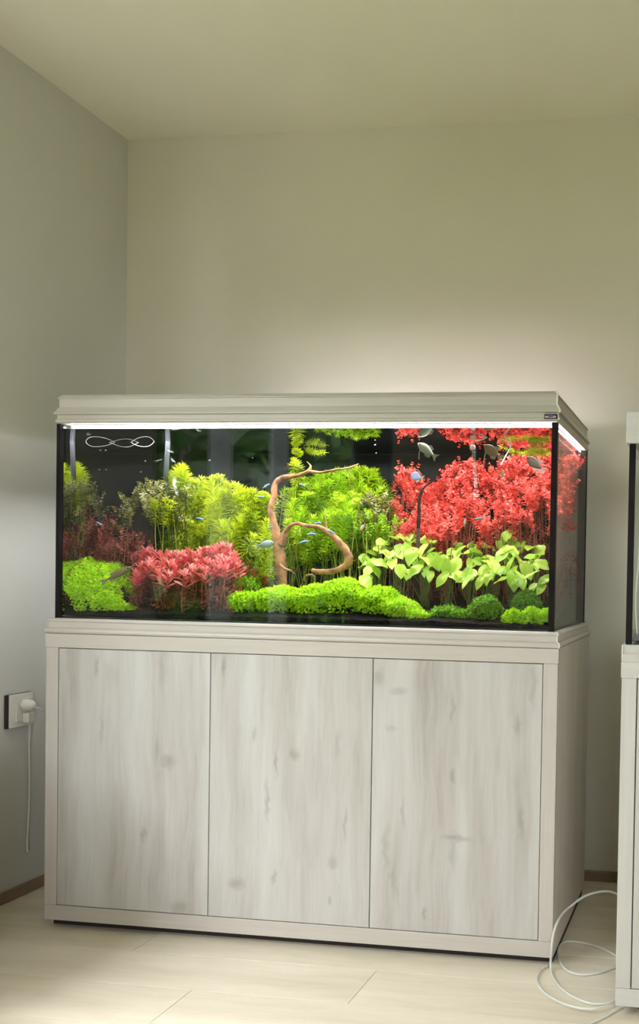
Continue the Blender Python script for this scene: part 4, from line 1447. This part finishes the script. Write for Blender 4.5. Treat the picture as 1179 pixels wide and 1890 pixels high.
p2f = [(Y2, 0.851), (Y2 - 0.001, 0.855), (Y2 - 0.001, 0.868), (Y2 + 0.003, 0.872), (Y2 + 0.003, 0.885), (Y2 + 0.001, 0.891), (Y2 + 0.02, 0.891), (Y2 + 0.02, 0.851)]
MB().sweep_x(p2f, X2, X2 + W2).obj('front_moulding', 'grey_oak', t2)
MB().box(X2, X2 + 0.02, Y2 + 0.02, Y2 + D2, 0.851, 0.891).obj('side_moulding', 'grey_oak', t2)
MB().box(X2 + W2 - 0.02, X2 + W2, Y2 + 0.02, Y2 + D2, 0.851, 0.891).obj('side_moulding', 'grey_oak', t2)
MB().box(X2 + 0.02, X2 + W2 - 0.02, Y2 + 0.02, Y2 + D2, 0.851, 0.888).obj('base_board', 'black_plastic', t2)
MB().box(X2 - 0.0012, X2 + 0.0014, Y2 - 0.0016, Y2 + 0.004, 0.852, 0.8905).obj('corner_edge', 'edge', t2)
gx0, gx1, gy0, gy1 = X2 + 0.006, X2 + W2 - 0.006, Y2 + 0.012, Y2 + D2 - 0.01
MB().box(gx0, gx1, gy0, gy0 + 0.01, 0.889, 1.372).obj('front_pane', 'glass', t2)
MB().box(gx0, gx1, gy1 - 0.01, gy1, 0.889, 1.372).obj('back_pane', 'glass', t2)
MB().box(gx0, gx0 + 0.01, gy0 + 0.0105, gy1 - 0.0105, 0.889, 1.372).obj('side_pane', 'glass', t2)
MB().box(gx1 - 0.01, gx1, gy0 + 0.0105, gy1 - 0.0105, 0.889, 1.372).obj('side_pane', 'glass', t2)
MB().box(gx0 + 0.0004, gx0 + 0.0145, gy0 + 0.0004, gy0 + 0.0145, 0.889, 1.37).obj('silicone_seam', 'black', t2)
MB().box(gx1 - 0.0145, gx1 - 0.0004, gy0 + 0.0004, gy0 + 0.0145, 0.889, 1.37).obj('silicone_seam', 'black', t2)
gr = MB()
nx, ny = 60, 30
for j in range(ny + 1):
    for i in range(nx + 1):
        x = gx0 + 0.012 + (gx1 - gx0 - 0.024) * i / nx
        y = gy0 + 0.013 + (gy1 - gy0 - 0.026) * j / ny
        gr.v.append(Vector((x, y, 0.902 + 0.02 * noise.noise(Vector((x * 6, y * 6, 0))) + random.uniform(-0.003, 0.003))))
for j in range(ny):
    for i in range(nx):
        a = j * (nx + 1) + i
        gr.f.append((a, a + 1, a + nx + 2, a + nx + 1))
go = gr.obj('aquarium_gravel', 'gravel', None, False, (X2 + W2 / 2, Y2 + D2 / 2, 0.89))
tag(go, 'grey gravel on the bottom of the second aquarium', 'gravel')
go['kind'] = 'stuff'
h2 = thing('aquarium_hood', 'plain grey oak hood on the second aquarium at the right edge', 'aquarium hood', (X2 + W2 / 2, Y2 + D2 / 2, 1.369))
MB().bevel_box(X2 - 0.001, X2 + W2 + 0.001, Y2 - 0.001, Y2 + 0.017, 1.369, 1.443, 0.002).obj('front_panel', 'grey_oak', h2)
MB().box(X2 - 0.001, X2 + 0.016, Y2 + 0.0172, Y2 + D2, 1.369, 1.443).obj('side_panel', 'grey_oak', h2)
MB().box(X2 + W2 - 0.016, X2 + W2 + 0.001, Y2 + 0.0172, Y2 + D2, 1.369, 1.443).obj('side_panel', 'grey_oak', h2)
MB().box(X2 + 0.0162, X2 + W2 - 0.0162, Y2 + 0.0172, Y2 + D2, 1.432, 1.442).obj('lid', 'grey_oak', h2)
tube_thing('air_hose', 'thin white hose hanging inside the second aquarium', 'hose', [Vector((X2 + 0.06, Y2 + 0.1, 1.36)), at(1185, 950, Y2 + 0.1), at(1178, 1040, Y2 + 0.1), at(1173, 1110, Y2 + 0.1), at(1176, 1172, Y2 + 0.1)], 0.0018, 'white_plastic', 6)

# ------------------------------------------------------------------ hose on the floor
F_ = lambda px, py, z=0.0045: on_floor(px, py, z)
hp_ = [at(1150, 1655, 0.20), at(1120, 1645, 0.16), at(1083, 1652, 0.12), at(1055, 1671, 0.08), at(1035, 1690, 0.03), at(1023, 1716, -0.01), at(1018, 1745, -0.035), F_(1016, 1783, 0.012), F_(1020, 1803), F_(1035, 1824), F_(1062, 1842), F_(1095, 1853), F_(1125, 1850), F_(1148, 1838),
       F_(1168, 1812), F_(1160, 1778), F_(1138, 1765), F_(1110, 1750), F_(1075, 1740), F_(1045, 1738), F_(1031, 1748), F_(1030, 1765), F_(1036, 1780, 0.006), F_(1050, 1793, 0.007), F_(1078, 1799), F_(1112, 1793), F_(1145, 1780)]
tube_thing('floor_hose', 'clear hose arching and looping on the floor between the two cabinets', 'hose', hp_, 0.0034, 'hose', 8)
tube_thing('floor_hose', 'clear hose curving from under the cabinet across the floor to the grey cabinet', 'hose',
           [F_(1010, 1781), F_(996, 1792), F_(990, 1810), F_(1003, 1831), F_(1026, 1846, 0.0075), F_(1050, 1856, 0.009), F_(1082, 1862, 0.011), F_(1112, 1858, 0.011), F_(1140, 1849), F_(1166, 1838)], 0.0034, 'hose', 8)
tube_thing('floor_hose', 'clear hose running out of the picture at the bottom right', 'hose',
           [F_(1190, 1830), F_(1168, 1846), F_(1140, 1862), F_(1112, 1878), F_(1080, 1893), F_(1050, 1912)], 0.0036, 'hose', 8)

# ------------------------------------------------------------------ unseen low block beside the window, added to shade the lower left corner
du = thing('shade_block', 'low dark drawer unit at the left wall, outside the left picture edge', 'drawers', (XL + 0.20, -0.58, 0.0))  # placed out of view only for the shade it casts
MB().bevel_box(XL + 0.013, XL + 0.37, -0.80, -0.37, 0.03, 0.58, 0.003).obj('body', 'dark_wood', du)
for k in range(3):
    f_ = MB().bevel_box(XL + 0.3702, XL + 0.386, -0.79, -0.38, 0.05 + k * 0.173, 0.218 + k * 0.173, 0.002).obj('drawer', 'dark_wood', du)
    MB().ball((XL + 0.398, -0.585, 0.134 + k * 0.173), 0.013, 10, 6).obj('knob', 'rail', f_, True)
for fx in (XL + 0.04, XL + 0.34):
    for fy in (-0.77, -0.40):
        MB().box(fx - 0.018, fx + 0.018, fy - 0.018, fy + 0.018, 0.0, 0.03).obj('foot', 'dark_wood', du)

# ------------------------------------------------------------------ wall socket
sk = thing('wall_socket', 'white wall socket with dark frame edge on the left wall', 'socket', (XL, 0.205, 0.545))
MB().bevel_box(XL, XL + 0.010, 0.150, 0.256, 0.543, 0.648, 0.002).obj('frame', 'socket_dark', sk)  # dark plate shows as a strip beside the cover
MB().bevel_box(XL + 0.0095, XL + 0.015, 0.157, 0.256, 0.543, 0.648, 0.002).obj('cover', 'white_plastic', sk)
MB().bevel_box(XL + 0.0145, XL + 0.0185, 0.180, 0.250, 0.560, 0.634, 0.0015).obj('insert', 'white_plastic', sk)
pl = thing('power_plug', 'white plug in the wall socket with its cord', 'plug', (XL + 0.02, 0.21, 0.60))
MB().tube([(XL + 0.0186, 0.208, 0.612), (XL + 0.030, 0.208, 0.612), (XL + 0.046, 0.210, 0.610), (XL + 0.054, 0.212, 0.606)], [0.019, 0.019, 0.016, 0.010], 14).obj('body', 'white_plastic', pl, True)
MB().tube(smooth_path([(XL + 0.050, 0.213, 0.606), (XL + 0.060, 0.235, 0.595), (XL + 0.05, 0.275, 0.575), (XL + 0.03, 0.34, 0.55), (XL + 0.02, 0.45, 0.50)], 5), 0.0032, 7).obj('cord', 'cable', pl, True)
pl2 = thing('power_plug', 'lower white plug at the socket with a cord hanging down the wall', 'plug', (XL + 0.02, 0.215, 0.57))
MB().bevel_box(XL + 0.0186, XL + 0.040, 0.203, 0.232, 0.556, 0.588, 0.004).obj('body', 'white_plastic', pl2)
MB().tube(smooth_path([(XL + 0.03, 0.22, 0.557), (XL + 0.022, 0.232, 0.52), (XL + 0.010, 0.245, 0.46), (XL + 0.008, 0.25, 0.36), (XL + 0.008, 0.248, 0.26), (XL + 0.010, 0.24, 0.16), (XL + 0.016, 0.236, 0.135)], 5), 0.003, 7).obj('cord', 'cable', pl2, True)


# ------------------------------------------------------------------ garden trees seen only as reflections through the window gaps
def tree(label, x, y, h, seed, crown=1.6, n=900):
    rnd = random.Random(seed)
    root = thing('garden_tree', label, 'tree', (x, y, -0.4), 'garden trees outside the windows')
    MB().tube([(x, y, -0.4), (x + 0.05, y, h * 0.4), (x, y + 0.05, h * 0.8)], [0.14, 0.10, 0.04], 8).obj('trunk', 'trunk', root, True)
    m = MB()
    for i in range(n):
        d = rand_dir(rnd) * (rnd.random() ** 0.4)
        p = Vector((x, y, h * 0.46)) + Vector((d.x * crown, d.y * crown, d.z * h * 0.58))
        leaf_quads(m, p, rand_dir(rnd), rand_dir(rnd), 0.34, 0.22, 0.2, 2)
    o = m.obj('crown', 'tree', root)
    o['kind'] = 'stuff'
    return root


ORD = ['first', 'second', 'third', 'fourth', 'fifth', 'sixth', 'seventh', 'eighth', 'ninth', 'tenth', 'eleventh']
for k in range(11):
    lb = 'thin-leaved tree of the garden row with sky showing through' if k == 5 else ORD[k] + ' tree of the garden row outside the window, counted from the house'
    ty = 0.4 - 1.5 * k if k < 5 else (-7.75 if k == 5 else -10.0 - 1.62 * (k - 6))
    tree(lb, -4.4, ty, 4.0, 61 + k, 1.1, 350 if k == 5 else 1500)
tree('low dense shrub behind the thin-leaved garden tree', -6.6, -11.2, 2.2, 90, 1.7, 1800)  # unseen shrub added to block low sky in the reflections
tree('low dense shrub behind the garden row, nearer the house', -6.6, -8.6, 2.1, 91, 1.5, 1500)  # second unseen shrub, added against the same sky gaps
